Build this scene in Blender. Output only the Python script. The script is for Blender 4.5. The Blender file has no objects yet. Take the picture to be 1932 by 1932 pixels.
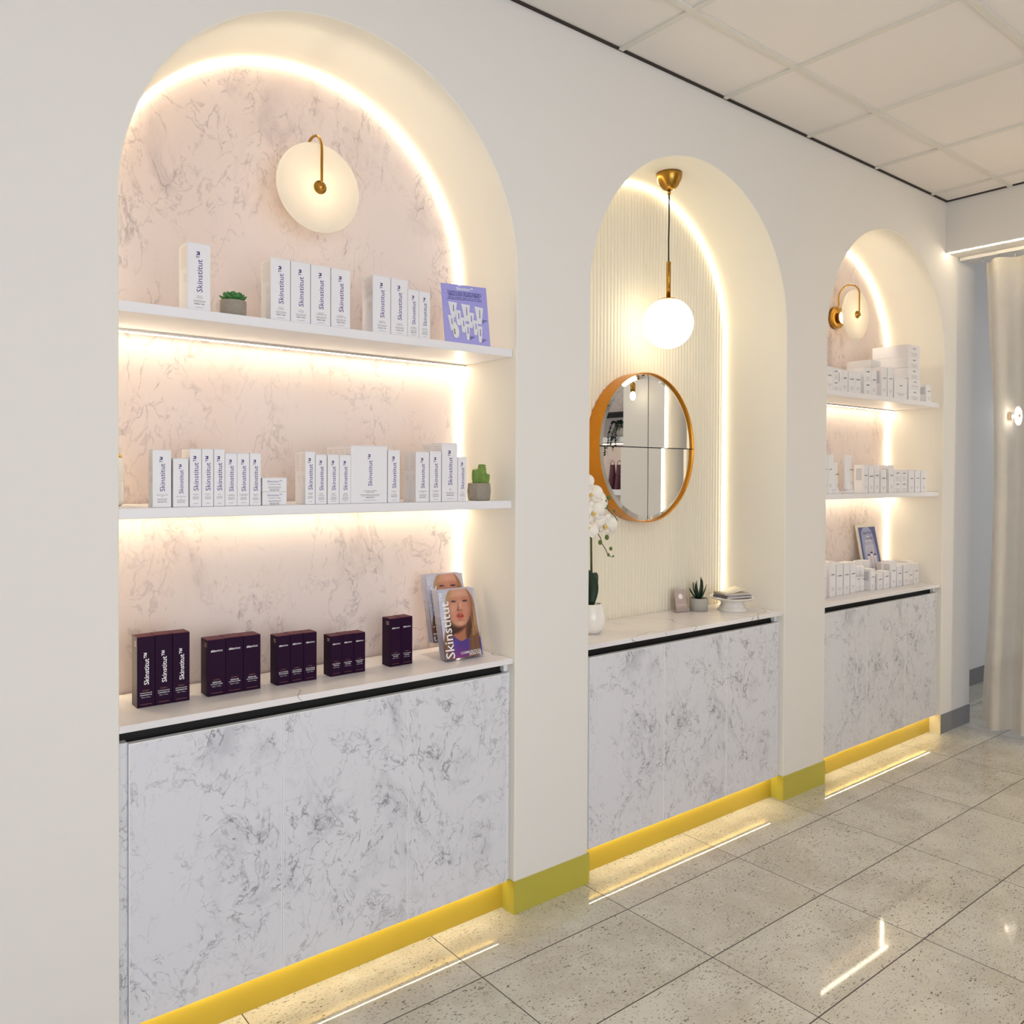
import bpy, bmesh, math, random
from mathutils import Vector, Matrix
random.seed(7)
PI = math.pi
SC = bpy.context.scene
COL = SC.collection

def lin(r, g, b):
    f = lambda c: (c/255/12.92) if c/255 <= .04045 else ((c/255+.055)/1.055)**2.4
    return (f(r), f(g), f(b), 1)

# ------------------------------------------------------------------ camera, world, lights, exposure
CAM = (-0.4912, -2.0997, 1.4483)
yaw, pitch, roll = math.radians(38.6458), math.radians(-0.7167), math.radians(0.2693)
fw = Vector((math.sin(yaw)*math.cos(pitch), math.cos(yaw)*math.cos(pitch), math.sin(pitch)))
rt = Vector((math.cos(yaw), -math.sin(yaw), 0)); up = rt.cross(fw)
rt, up = rt*math.cos(roll)+up*math.sin(roll), up*math.cos(roll)-rt*math.sin(roll)
cd = bpy.data.cameras.new('camera'); cam = bpy.data.objects.new('camera', cd); COL.objects.link(cam)
m = Matrix((rt, up, -fw)).transposed().to_4x4(); m.translation = CAM
cam.matrix_world = m
cd.sensor_width = 36; cd.lens = 1555.24/1932*36; cd.shift_y = -51.31/1932; cd.clip_start = .02
SC.camera = cam
SC.view_settings.view_transform = 'Standard'; SC.view_settings.look = 'None'
SC.view_settings.gamma = 1; SC.view_settings.use_curve_mapping = False
SC.view_settings.exposure = 0.0
w = bpy.data.worlds.new('world'); SC.world = w; w.use_nodes = True
w.node_tree.nodes['Background'].inputs[0].default_value = (.9, .93, 1, 1)
w.node_tree.nodes['Background'].inputs[1].default_value = .05

LED = (1, .84, .57)
SC.cycles.transparent_max_bounces = 40
def area(name, loc, rot, sx, sy, power, color):
    d = bpy.data.lights.new(name, 'AREA'); d.shape = 'RECTANGLE'; d.size = sx; d.size_y = sy
    d.energy = power; d.color = color
    o = bpy.data.objects.new(name, d); COL.objects.link(o); o.location = loc; o.rotation_euler = rot
    return o
# daylight through the shopfront behind the camera, the room's ceiling panel, and an added far fill
area('shopfront_daylight', (-.2, -4.35, 1.45), (math.radians(90), 0, 0), 3.4, 2.4, 87, (.86, .92, 1))
area('ceiling_panel_light', (1.2, -2.4, 2.96), (0, 0, 0), 1.2, .6, 9, (1, .94, .86))
area('far_corner_fill', (3.5, -2.0, 2.96), (0, 0, 0), 1.2, .6, 5, (1, .87, .68))  # added fill lamp to brighten and warm the far corner
area('hallway_daylight', (8.1, -1.6, 1.5), (0, math.radians(90), 0), 2.2, 1.6, 34, (.84, .90, 1))

# ------------------------------------------------------------------ materials
MATS = {}
def nodes(mat):
    mat.use_nodes = True
    nt = mat.node_tree
    return nt, nt.nodes['Principled BSDF']
def mat(name, col, rough=.5, metal=0, coat=0, spec=.5, bump=0, bscale=200, var=0):
    if name in MATS: return MATS[name]
    mt = bpy.data.materials.new(name); nt, b = nodes(mt)
    b.inputs['Base Color'].default_value = col
    b.inputs['Roughness'].default_value = rough; b.inputs['Metallic'].default_value = metal
    b.inputs['Coat Weight'].default_value = coat; b.inputs['Specular IOR Level'].default_value = spec
    if bump or var:
        tc = nt.nodes.new('ShaderNodeTexCoord'); nz = nt.nodes.new('ShaderNodeTexNoise')
        nz.inputs['Scale'].default_value = bscale; nz.inputs['Detail'].default_value = 4
        nt.links.new(tc.outputs['Object'], nz.inputs['Vector'])
        if bump:
            bp = nt.nodes.new('ShaderNodeBump'); bp.inputs['Strength'].default_value = bump; bp.inputs['Distance'].default_value = .002
            nt.links.new(nz.outputs['Fac'], bp.inputs['Height']); nt.links.new(bp.outputs['Normal'], b.inputs['Normal'])
        if var:
            mx = nt.nodes.new('ShaderNodeMix'); mx.data_type = 'RGBA'
            mx.inputs['A'].default_value = tuple(c*(1-var) for c in col[:3])+(1,)
            mx.inputs['B'].default_value = tuple(min(1, c*(1+var)) for c in col[:3])+(1,)
            nt.links.new(nz.outputs['Fac'], mx.inputs['Factor']); nt.links.new(mx.outputs['Result'], b.inputs['Base Color'])
    MATS[name] = mt
    return mt
def emit(name, col, strength):
    if name in MATS: return MATS[name]
    mt = bpy.data.materials.new(name); nt, b = nodes(mt)
    b.inputs['Base Color'].default_value = (.8, .8, .8, 1)
    b.inputs['Emission Color'].default_value = tuple(col[:3])+(1,); b.inputs['Emission Strength'].default_value = strength
    MATS[name] = mt
    return mt

def N(nt, t, **kw):
    n = nt.nodes.new(t)
    for k, v in kw.items():
        if k in n.inputs.keys(): n.inputs[k].default_value = v
        else: setattr(n, k, v)
    return n
def math_(nt, op, a, b=None, clamp=False):
    n = nt.nodes.new('ShaderNodeMath'); n.operation = op; n.use_clamp = clamp
    for i, v in enumerate((a, b)):
        if v is None: continue
        if isinstance(v, (int, float)): n.inputs[i].default_value = v
        else: nt.links.new(v, n.inputs[i])
    return n.outputs[0]
def smooth(nt, v, a, b, lo=0, hi=1):
    n = nt.nodes.new('ShaderNodeMapRange'); n.interpolation_type = 'SMOOTHSTEP'
    nt.links.new(v, n.inputs['Value'])
    for k, x in zip(('From Min', 'From Max', 'To Min', 'To Max'), (a, b, lo, hi)): n.inputs[k].default_value = x
    return n.outputs['Result']
def mixc(nt, fac, a, b):
    n = nt.nodes.new('ShaderNodeMix'); n.data_type = 'RGBA'
    if isinstance(fac, (int, float)): n.inputs['Factor'].default_value = fac
    else: nt.links.new(fac, n.inputs['Factor'])
    for k, v in (('A', a), ('B', b)):
        if isinstance(v, tuple): n.inputs[k].default_value = v
        else: nt.links.new(v, n.inputs[k])
    return n.outputs['Result']
def coords(nt, scale=(1, 1, 1), loc=(0, 0, 0), rot=(0, 0, 0)):
    tc = nt.nodes.new('ShaderNodeTexCoord'); mp = nt.nodes.new('ShaderNodeMapping')
    nt.links.new(tc.outputs['Object'], mp.inputs['Vector'])
    mp.inputs['Scale'].default_value = scale; mp.inputs['Location'].default_value = loc; mp.inputs['Rotation'].default_value = rot
    return mp.outputs[0]
def noise(nt, vec, scale, detail=4, rough=.5, dist=0):
    n = N(nt, 'ShaderNodeTexNoise', Scale=scale, Detail=detail, Roughness=rough, Distortion=dist)
    nt.links.new(vec, n.inputs['Vector']); return n
def warp(nt, vec, scale, amt, detail=3):
    nz = noise(nt, vec, scale, detail)
    s = nt.nodes.new('ShaderNodeVectorMath'); s.operation = 'SUBTRACT'; s.inputs[1].default_value = (.5, .5, .5)
    nt.links.new(nz.outputs['Color'], s.inputs[0])
    k = nt.nodes.new('ShaderNodeVectorMath'); k.operation = 'SCALE'; k.inputs['Scale'].default_value = amt
    nt.links.new(s.outputs[0], k.inputs[0])
    a = nt.nodes.new('ShaderNodeVectorMath'); a.operation = 'ADD'
    nt.links.new(vec, a.inputs[0]); nt.links.new(k.outputs[0], a.inputs[1])
    return a.outputs[0]
def ridge(nt, vec, scale, width, detail=6, rough=.6):
    f = noise(nt, vec, scale, detail, rough).outputs['Fac']
    d = math_(nt, 'ABSOLUTE', math_(nt, 'SUBTRACT', f, .5))
    return smooth(nt, d, 0, width, 1, 0)
def vor(nt, vec, scale, width):
    v = N(nt, 'ShaderNodeTexVoronoi', feature='DISTANCE_TO_EDGE', Scale=scale); nt.links.new(vec, v.inputs['Vector'])
    return smooth(nt, v.outputs['Distance'], 0, width, 1, 0)

def marble(name, base, cloud, vein, scale=1.0, stretch=(1, 1, 1), rot=(0, 0, 0), loc=(0, 0, 0), vein_amt=.8, cloud_amt=.6, warm=None, rough=.3, cov=(.46, .60), fine=1.0):
    mt = bpy.data.materials.new(name); nt, b = nodes(mt)
    v = coords(nt, tuple(scale*s for s in stretch), loc, rot)
    wv = warp(nt, v, 2.2, .45, 5)
    wv2 = warp(nt, wv, 9, .07, 4)
    mask = smooth(nt, noise(nt, v, 2.6, 4, .55).outputs['Fac'], cov[0], cov[1])
    mask2 = smooth(nt, noise(nt, v, 4.2, 3, .5, .4).outputs['Fac'], .42, .60)
    wv3 = warp(nt, wv2, 26, .035, 4)
    net = math_(nt, 'MULTIPLY', vor(nt, wv3, 7.5, .036), mask)
    net2 = math_(nt, 'MULTIPLY', vor(nt, wv3, 17, .05), smooth(nt, noise(nt, v, 5.5, 4, .6).outputs['Fac'], .50, .64))
    brk = smooth(nt, noise(nt, v, 22, 4, .6).outputs['Fac'], .40, .60)
    net = math_(nt, 'MULTIPLY', net, brk)
    net = math_(nt, 'ADD', math_(nt, 'MULTIPLY', net, .85), math_(nt, 'MULTIPLY', net2, .45*fine))
    r1 = math_(nt, 'MULTIPLY', ridge(nt, wv3, 2.2, .011), mask2)
    r2 = math_(nt, 'MULTIPLY', ridge(nt, wv3, 6.5, .016), math_(nt, 'MULTIPLY', mask, brk))
    veins = math_(nt, 'MINIMUM', math_(nt, 'ADD', math_(nt, 'ADD', net, math_(nt, 'MULTIPLY', r1, .55)), r2), 1)
    cl = math_(nt, 'MULTIPLY', smooth(nt, noise(nt, wv, 3.4, 6, .62, .5).outputs['Fac'], .48, .72), mask)
    c = base
    if warm: c = mixc(nt, smooth(nt, noise(nt, v, 1.7, 3).outputs['Fac'], .4, .65), base, warm)
    c = mixc(nt, math_(nt, 'MULTIPLY', cl, cloud_amt), c, cloud)
    c = mixc(nt, math_(nt, 'MULTIPLY', veins, vein_amt), c, vein)
    nt.links.new(c, b.inputs['Base Color']); b.inputs['Roughness'].default_value = rough
    b.inputs['Specular IOR Level'].default_value = .35
    MATS[name] = mt
    return mt
M_DOOR = marble('grey_veined_marble_laminate', lin(217, 217, 224), lin(164, 165, 174), lin(112, 113, 122), 1.6, (1, 1, .78), (0, .35, 0), (3.1, 0, 1.7), .72, .55, rough=.45, fine=1.0, cov=(.42, .57))
M_PINK = marble('rose_marble_panel', lin(226, 213, 209), lin(168, 154, 158), lin(106, 94, 100), 1.35, (1, 1, .58), (0, -.25, 0), (.4, 0, 6.3), .42, .52, warm=lin(224, 207, 199), rough=.4, cov=(.42, .58), fine=.8)
def quartz():
    mt = bpy.data.materials.new('white_quartz'); nt, b = nodes(mt)
    v = coords(nt, (1, 1, 1), (5, 2, 0), (0, 0, .5)); wv = warp(nt, v, 1.6, .30, 1)
    r = math_(nt, 'MULTIPLY', ridge(nt, wv, 2.1, .0042, 3, .4), smooth(nt, noise(nt, v, 3).outputs['Fac'], .36, .48))
    c = mixc(nt, math_(nt, 'MULTIPLY', r, .75), lin(232, 228, 230), lin(140, 136, 140))
    c = mixc(nt, smooth(nt, noise(nt, wv, 5, 5).outputs['Fac'], .55, .8, 0, .25), c, lin(190, 186, 190))
    nt.links.new(c, b.inputs['Base Color']); b.inputs['Roughness'].default_value = .22
    return mt
M_QUARTZ = quartz()
def floor_mat():
    mt = bpy.data.materials.new('speckled_stone_tiles'); nt, b = nodes(mt)
    v = coords(nt)
    sep = nt.nodes.new('ShaderNodeSeparateXYZ'); nt.links.new(v, sep.inputs[0])
    def line(o, start, step, half):
        t = math_(nt, 'DIVIDE', math_(nt, 'SUBTRACT', o, start), step)
        d = math_(nt, 'ABSOLUTE', math_(nt, 'SUBTRACT', math_(nt, 'FRACT', math_(nt, 'ADD', t, 100.5)), .5))
        return math_(nt, 'LESS_THAN', d, half/step), math_(nt, 'FLOOR', math_(nt, 'ADD', t, 100))
    lx, ix = line(sep.outputs[0], 1.5213, .6025, .0016); ly, iy = line(sep.outputs[1], -.2115, .348, .0019)
    grout = math_(nt, 'MAXIMUM', lx, ly)
    cb = nt.nodes.new('ShaderNodeCombineXYZ'); nt.links.new(ix, cb.inputs[0]); nt.links.new(iy, cb.inputs[1])
    wn = N(nt, 'ShaderNodeTexWhiteNoise', noise_dimensions='2D'); nt.links.new(cb.outputs[0], wn.inputs['Vector'])
    sh = nt.nodes.new('ShaderNodeVectorMath'); sh.operation = 'MULTIPLY_ADD'; sh.inputs[1].default_value = (7, 5, 3)
    nt.links.new(wn.outputs['Color'], sh.inputs[0]); nt.links.new(v, sh.inputs[2])
    tv = sh.outputs[0]
    sc = nt.nodes.new('ShaderNodeVectorMath'); sc.operation = 'MULTIPLY'; sc.inputs[1].default_value = (.62, 1.35, 1); nt.links.new(tv, sc.inputs[0])
    sp = sc.outputs[0]
    dens = noise(nt, sp, 9, 3).outputs['Fac']
    n1 = noise(nt, sp, 105, 3, .6).outputs['Fac']
    pits = math_(nt, 'MULTIPLY', smooth(nt, n1, .385, .335), smooth(nt, dens, .38, .54))
    n2 = noise(nt, sp, 170, 2, .5).outputs['Fac']
    fine = math_(nt, 'MULTIPLY', smooth(nt, n2, .385, .33), .6)
    cl = noise(nt, tv, 4.5, 4, .6).outputs['Fac']
    c = mixc(nt, smooth(nt, cl, .35, .65), lin(212, 208, 195), lin(196, 190, 175))
    c = mixc(nt, smooth(nt, noise(nt, sp, 34, 4, .6).outputs['Fac'], .55, .7, 0, .5), c, lin(218, 213, 202))
    c = mixc(nt, math_(nt, 'MAXIMUM', math_(nt, 'MULTIPLY', pits, .85), fine), c, lin(74, 66, 56))
    c = mixc(nt, grout, c, lin(62, 54, 48))
    nt.links.new(c, b.inputs['Base Color'])
    nt.links.new(math_(nt, 'ADD', math_(nt, 'MULTIPLY', grout, .5), .045), b.inputs['Roughness'])
    b.inputs['Specular IOR Level'].default_value = .55
    return mt
M_FLOOR = floor_mat()
M_WALL = mat('cream_wall_paint', lin(228, 224, 220), .75, bump=.04, bscale=260)
M_LINING = mat('cream_niche_paint', lin(236, 231, 220), .7, bump=.03, bscale=260)
M_CEIL = mat('white_ceiling_tile', lin(236, 230, 226), .85, bump=.25, bscale=420)
M_GRID = mat('white_grid_bar', lin(222, 218, 210), .5)
M_GAPDK = mat('dark_shadow_gap', lin(52, 44, 40), .8)
M_BLACK = mat('black_recess', lin(12, 12, 12), .7)
M_GOLD = mat('brushed_gold_skirting', lin(196, 186, 78), .38, .25, var=.05, bscale=6)
M_GOLDW = mat('brushed_gold_kick', lin(196, 168, 56), .38, .25, var=.05, bscale=6)
M_GREY = mat('grey_skirting', lin(120, 118, 118), .5)
M_SHELF = mat('white_shelf_laminate', lin(232, 230, 234), .45)
M_EDGE = mat('white_door_edging', lin(236, 238, 240), .35)
M_FLUTE = mat('cream_reeded_panel', lin(236, 228, 208), .55)
M_LED = emit('warm_led_strip', LED, 29)
M_LEDS = emit('warm_led_shelf', LED, 30)
M_LEDM = emit('warm_led_middle', LED, 23)
M_LEDB = emit('warm_led_bulkhead', LED, 50)
M_LEDK = emit('warm_led_floor', (1, .84, .58), 28)
M_LEDW = emit('warm_led_dim', LED, 5)
M_ALU = mat('aluminium_profile', lin(205, 200, 192), .35, .8)
M_BRASS = mat('aged_brass', lin(172, 130, 58), .27, 1, var=.12, bscale=40)
M_WHITE = mat('white_carton', lin(232, 230, 234), .5, bump=.03, bscale=500)
M_TEXT = mat('violet_print', lin(88, 74, 140), .6)
M_TXTK = mat('black_print', lin(40, 38, 44), .6)
M_TXTG = mat('grey_print', lin(150, 142, 150), .6)
M_TXTP = mat('pink_print', lin(196, 168, 160), .6)
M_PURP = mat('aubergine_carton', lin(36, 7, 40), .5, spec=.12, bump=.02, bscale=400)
M_PURP_LIT = mat('warm_lit_aubergine_lid', lin(84, 28, 44), .5, spec=.2)  # aubergine lid reddened: the warm light on carton tops is in the colour
M_COPPER = mat('copper_print', lin(150, 98, 84), .4, .5)
M_WTXT = mat('white_print', lin(240, 238, 240), .5)
M_CONC = mat('grey_concrete', lin(150, 142, 130), .85, bump=.3, bscale=120, var=.18)
M_CONC2 = mat('pale_concrete', lin(172, 168, 162), .8, bump=.2, bscale=120, var=.1)
M_SOIL = mat('brown_pebbles', lin(120, 88, 62), .9, bump=.8, bscale=180, var=.4)
M_LEAF = mat('green_leaf', lin(52, 118, 54), .4, var=.3, bscale=30)
M_LEAFD = mat('dark_green_leaf', lin(26, 52, 34), .4, var=.3, bscale=30)
M_CACT = mat('bright_green_cactus', lin(122, 152, 70), .5, var=.25, bscale=60)
M_STEM = mat('olive_stem', lin(44, 58, 28), .5)
M_BUD = mat('olive_bud', lin(86, 104, 44), .45)
M_PETAL = mat('white_petal', lin(246, 240, 232), .55)
M_LIP = mat('yellow_orchid_lip', lin(224, 190, 110), .5)
M_CERAM = mat('white_ceramic', lin(236, 232, 226), .2, coat=.3)
M_MGOLD = mat('gold_mirror_frame', lin(200, 132, 34), .32, .7, var=.06, bscale=30)
M_CORD = mat('black_cord', lin(24, 26, 26), .6)
M_TAUPE = mat('taupe_card', lin(178, 160, 154), .6)
M_LAV = mat('lavender_card', lin(164, 160, 224), .45)
M_CURT = None
def glass(name, col=(1, 1, 1, 1), rough=.02):
    mt = bpy.data.materials.new(name); nt = mt.node_tree if mt.use_nodes else None
    mt.use_nodes = True; nt = mt.node_tree; nt.nodes.clear()
    out = nt.nodes.new('ShaderNodeOutputMaterial'); mx = nt.nodes.new('ShaderNodeMixShader')
    tr = nt.nodes.new('ShaderNodeBsdfTransparent'); gl = nt.nodes.new('ShaderNodeBsdfGlossy'); fr = nt.nodes.new('ShaderNodeFresnel')
    tr.inputs[0].default_value = col; gl.inputs['Roughness'].default_value = rough; fr.inputs[0].default_value = 1.45
    ge = nt.nodes.new('ShaderNodeNewGeometry'); fac = math_(nt, 'MULTIPLY', fr.outputs[0], math_(nt, 'SUBTRACT', 1.0, ge.outputs['Backfacing']))
    nt.links.new(fac, mx.inputs[0]); nt.links.new(tr.outputs[0], mx.inputs[1]); nt.links.new(gl.outputs[0], mx.inputs[2])
    nt.links.new(mx.outputs[0], out.inputs[0])
    return mt
M_ACRYL = glass('clear_acrylic', (.955, .96, .98, 1))
def translucent(name, col, tfrac, through=0):
    mt = bpy.data.materials.new(name); mt.use_nodes = True; nt = mt.node_tree; nt.nodes.clear()
    out = nt.nodes.new('ShaderNodeOutputMaterial'); mx = nt.nodes.new('ShaderNodeMixShader')
    df = nt.nodes.new('ShaderNodeBsdfDiffuse'); tl = nt.nodes.new('ShaderNodeBsdfTranslucent')
    v = coords(nt); nz = noise(nt, v, 14, 4).outputs['Fac']
    c = mixc(nt, nz, tuple(x*.9 for x in col[:3])+(1,), col)
    nt.links.new(c, df.inputs[0]); nt.links.new(c, tl.inputs[0])
    mx.inputs[0].default_value = tfrac
    nt.links.new(df.outputs[0], mx.inputs[1]); nt.links.new(tl.outputs[0], mx.inputs[2])
    last = mx.outputs[0]
    if through:
        m2 = nt.nodes.new('ShaderNodeMixShader'); tr = nt.nodes.new('ShaderNodeBsdfTransparent'); m2.inputs[0].default_value = through
        nt.links.new(last, m2.inputs[1]); nt.links.new(tr.outputs[0], m2.inputs[2]); last = m2.outputs[0]
    nt.links.new(last, out.inputs[0])
    return mt
M_ALAB = translucent('alabaster_disc', lin(255, 252, 244), .6)
M_CURT = translucent('linen_curtain', lin(226, 220, 210), .3, .14)
M_BULB = emit('lit_bulb', (1, .88, .68), 170)
M_GLOBE = emit('lit_opal_glass', (1, .88, .66), 4.2)
M_BULBB = emit('lit_bare_bulb', (1, .86, .6), 12)
def mirror_mat():
    mt = bpy.data.materials.new('mirror_silver'); nt, b = nodes(mt)
    b.inputs['Base Color'].default_value = (.90, .91, .90, 1); b.inputs['Metallic'].default_value = 1; b.inputs['Roughness'].default_value = .006
    return mt
M_MIRR = mirror_mat()

# ------------------------------------------------------------------ mesh helpers (everything in world metres)
class MB:
    def __init__(self): self.bm = bmesh.new(); self.mats = []
    def mi(self, m):
        if m is None: return 0
        if m not in self.mats: self.mats.append(m)
        return self.mats.index(m)
    def face(self, pts, m=None, smooth=False):
        vs = [self.bm.verts.new(p) for p in pts]
        try: f = self.bm.faces.new(vs)
        except ValueError: return
        f.material_index = self.mi(m); f.smooth = smooth
        return f
    def box(self, x0, x1, y0, y1, z0, z1, m=None, bev=0, rz=0, seg=1, xf=None):
        r = bmesh.ops.create_cube(self.bm, size=1)
        vs = r['verts']
        mt = Matrix.Translation(((x0+x1)/2, (y0+y1)/2, (z0+z1)/2)) @ Matrix.Rotation(rz, 4, 'Z') @ Matrix.Diagonal((x1-x0, y1-y0, z1-z0, 1))
        if xf: mt = xf @ mt
        bmesh.ops.transform(self.bm, matrix=mt, verts=vs)
        fs = {f for v in vs for f in v.link_faces}; k = self.mi(m)
        for f in fs: f.material_index = k
        if bev:
            es = list({e for v in vs for e in v.link_edges})
            bmesh.ops.bevel(self.bm, geom=es, offset=bev, segments=seg, affect='EDGES', profile=.5, material=-1)
        return self
    def lathe(self, prof, c, m=None, seg=32, axis='Z', smooth=True, xf=None):
        rings = []
        for r, h in prof:
            ring = []
            for k in range(seg):
                a = 2*PI*k/seg
                p = Vector((r*math.cos(a), r*math.sin(a), h))
                if axis == 'Y': p = Vector((p.x, h, p.y))
                if axis == 'X': p = Vector((h, p.x, p.y))
                if xf: p = xf @ p
                ring.append(self.bm.verts.new(p+Vector(c)))
            rings.append(ring)
        k = self.mi(m)
        for a, b in zip(rings, rings[1:]):
            for i in range(seg):
                j = (i+1) % seg
                f = self.bm.faces.new((a[i], a[j], b[j], b[i])); f.smooth = smooth; f.material_index = k
        for ring in (rings[0], rings[-1]):
            try:
                f = self.bm.faces.new(ring); f.material_index = k
            except ValueError: pass
        return self
    def tube(self, pts, r, m=None, seg=10, closed=False, cap=True):
        pts = [Vector(p) for p in pts]; n = len(pts)
        rs = r if isinstance(r, (list, tuple)) else [r]*n
        t0 = (pts[1]-pts[0]).normalized()
        u = t0.orthogonal().normalized(); rings = []
        for i in range(n):
            t = (pts[min(i+1, n-1)]-pts[max(i-1, 0)]).normalized()
            u = (u-t*u.dot(t)).normalized(); v = t.cross(u)
            rings.append([self.bm.verts.new(pts[i]+rs[i]*(math.cos(2*PI*k/seg)*u+math.sin(2*PI*k/seg)*v)) for k in range(seg)])
        km = self.mi(m)
        for a, b in zip(rings, rings[1:]):
            for i in range(seg):
                j = (i+1) % seg
                f = self.bm.faces.new((a[i], a[j], b[j], b[i])); f.smooth = True; f.material_index = km
        if cap:
            for ring in (rings[0], rings[-1]):
                f = self.bm.faces.new(ring); f.material_index = km
        return self
    def ball(self, c, rx, ry=None, rz=None, m=None, seg=16, rings=10, xf=None):
        ry = ry or rx; rz = rz or rx
        r = bmesh.ops.create_uvsphere(self.bm, u_segments=seg, v_segments=rings, radius=1)
        mt = Matrix.Translation(c) @ (xf or Matrix.Identity(4)) @ Matrix.Diagonal((rx, ry, rz, 1))
        bmesh.ops.transform(self.bm, matrix=mt, verts=r['verts'])
        k = self.mi(m)
        for f in {f for v in r['verts'] for f in v.link_faces}: f.smooth = True; f.material_index = k
        return self
    def grid(self, rows, m=None, smooth=True):
        vs = [[self.bm.verts.new(p) for p in row] for row in rows]; k = self.mi(m)
        for a, b in zip(vs, vs[1:]):
            for i in range(len(a)-1):
                f = self.bm.faces.new((a[i], a[i+1], b[i+1], b[i])); f.smooth = smooth; f.material_index = k
        return self
    def extrude(self, pts, d, m=None):
        """closed polygon pts (3D) extruded by vector d"""
        d = Vector(d); a = [self.bm.verts.new(p) for p in pts]; b = [self.bm.verts.new(Vector(p)+d) for p in pts]; k = self.mi(m)
        fs = [self.bm.faces.new(a), self.bm.faces.new(b[::-1])]
        n = len(a)
        for i in range(n): fs.append(self.bm.faces.new((a[i], b[i], b[(i+1) % n], a[(i+1) % n])))
        for f in fs: f.material_index = k
        return self

ORG = {}
def obj(name, mb, m=None, parent=None, kind=None, solid=0, recalc=True):
    me = bpy.data.meshes.new(name)
    o0 = ORG.get(parent.name, Vector()) if parent else Vector()
    if o0.length: bmesh.ops.translate(mb.bm, vec=-o0, verts=mb.bm.verts)
    if recalc: bmesh.ops.recalc_face_normals(mb.bm, faces=mb.bm.faces)
    mb.bm.to_mesh(me); mb.bm.free()
    for mm in (mb.mats or [m]): me.materials.append(mm)
    o = bpy.data.objects.new(name, me); COL.objects.link(o)
    if parent: o.parent = parent; ORG[o.name] = o0
    if kind: o['kind'] = kind
    if solid:
        md = o.modifiers.new('thickness', 'SOLIDIFY'); md.thickness = solid; md.offset = 0
    return o
def tag(o, label, cat, group=None):
    o['label'] = label; o['category'] = cat
    if group: o['group'] = group
    return o
def thing(name, loc, label, cat, group=None):
    o = bpy.data.objects.new(name, None); COL.objects.link(o); o.location = loc; o.empty_display_size = .05
    ORG[o.name] = Vector(loc)
    return tag(o, label, cat, group)

# text as flat geometry: cached glyph outlines
TXT = {}
def text2d(s, bold=0.0):
    key = (s, bold)
    if key in TXT: return TXT[key]
    cu = bpy.data.curves.new('t', 'FONT'); cu.body = s; cu.size = 1; cu.resolution_u = 2; cu.offset = bold
    cu.align_x = 'CENTER'; cu.align_y = 'CENTER'
    ob = bpy.data.objects.new('t', cu)
    me = bpy.data.meshes.new_from_object(ob)
    vs = [(v.co.x, v.co.y) for v in me.vertices]; fs = [tuple(p.vertices) for p in me.polygons]
    bpy.data.objects.remove(ob); bpy.data.curves.remove(cu); bpy.data.meshes.remove(me)
    xs = [v[0] for v in vs]; ys = [v[1] for v in vs]
    cx, cy = (min(xs)+max(xs))/2, (min(ys)+max(ys))/2
    TXT[key] = ([(x-cx, y-cy) for x, y in vs], fs, max(xs)-min(xs), max(ys)-min(ys))
    return TXT[key]
def put_text(mb, s, org, ux, uy, length=None, height=None, m=None, bold=0.0, wide=1.0):
    vs, fs, W_, H_ = text2d(s, bold)
    k = length/(W_*wide) if length else height/H_
    org, ux, uy = Vector(org), Vector(ux), Vector(uy)
    bv = [mb.bm.verts.new(org+ux*(x*k*wide)+uy*(y*k)) for x, y in vs]; km = mb.mi(m)
    for f in fs:
        try:
            q = mb.bm.faces.new([bv[i] for i in f]); q.material_index = km
        except ValueError: pass
def quad(mb, org, ux, uy, w, h, m):
    org, ux, uy = Vector(org), Vector(ux), Vector(uy)
    mb.face([org-ux*w/2-uy*h/2, org+ux*w/2-uy*h/2, org+ux*w/2+uy*h/2, org-ux*w/2+uy*h/2], m)

# ------------------------------------------------------------------ measured layout
W, P = 1.2043, .3338
NX = [0, W+P, 2*(W+P)]            # left edges of the three niches
SPRS, RAD = [2.1035, 2.0945, 2.1035], W/2            # arch spring line and radius
DEP = .325                        # niche depth
DEPS = [.325, .345, .325]
ZC = 2.984; XE = 4.2826; XW = 4.65; ZS = 2.696
NARC = 48
def arch_pts(i, off=0, z0=0, n=NARC):
    """open outline of a niche from the lower left, over the arch, to the lower right, moved in by off"""
    cx = NX[i]+RAD; r = RAD-off
    return [(cx-r, z0)]+[(cx-r*math.cos(PI*k/n), SPRS[i]+r*math.sin(PI*k/n)) for k in range(n+1)]+[(cx+r, z0)]

# ------------------------------------------------------------------ structure
wl = MB()
B = .004
edges = [-3.2]+[v for x in NX for v in (x, x+W)]+[XW]
for k in range(0, 8, 2):
    a, b = edges[k]+(B if k else 0), edges[k+1]-(B if k < 6 else 0)
    wl.face([(a-(2*B if k else 0), 0, 0), (b+(2*B if k < 6 else 0), 0, 0), (b+(2*B if k < 6 else 0), 0, ZC), (a-(2*B if k else 0), 0, ZC)], M_WALL) if False else None
    a = edges[k]+(B if k else 0); b = edges[k+1]-(B if k < 6 else 0)
    wl.face([(a, 0, 0), (b, 0, 0), (b, 0, ZC), (a, 0, ZC)], M_WALL)
for i in range(3):
    op = arch_pts(i, -B)
    x0, x1 = NX[i]-B, NX[i]+W+B
    arc = op[1:-1]
    for (xa, za), (xb, zb) in zip(arc, arc[1:]):
        wl.face([(xa, 0, za), (xb, 0, zb), (xb, 0, ZC), (xa, 0, ZC)], M_WALL)
wall = obj('wall_left', wl, kind='structure')
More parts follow.
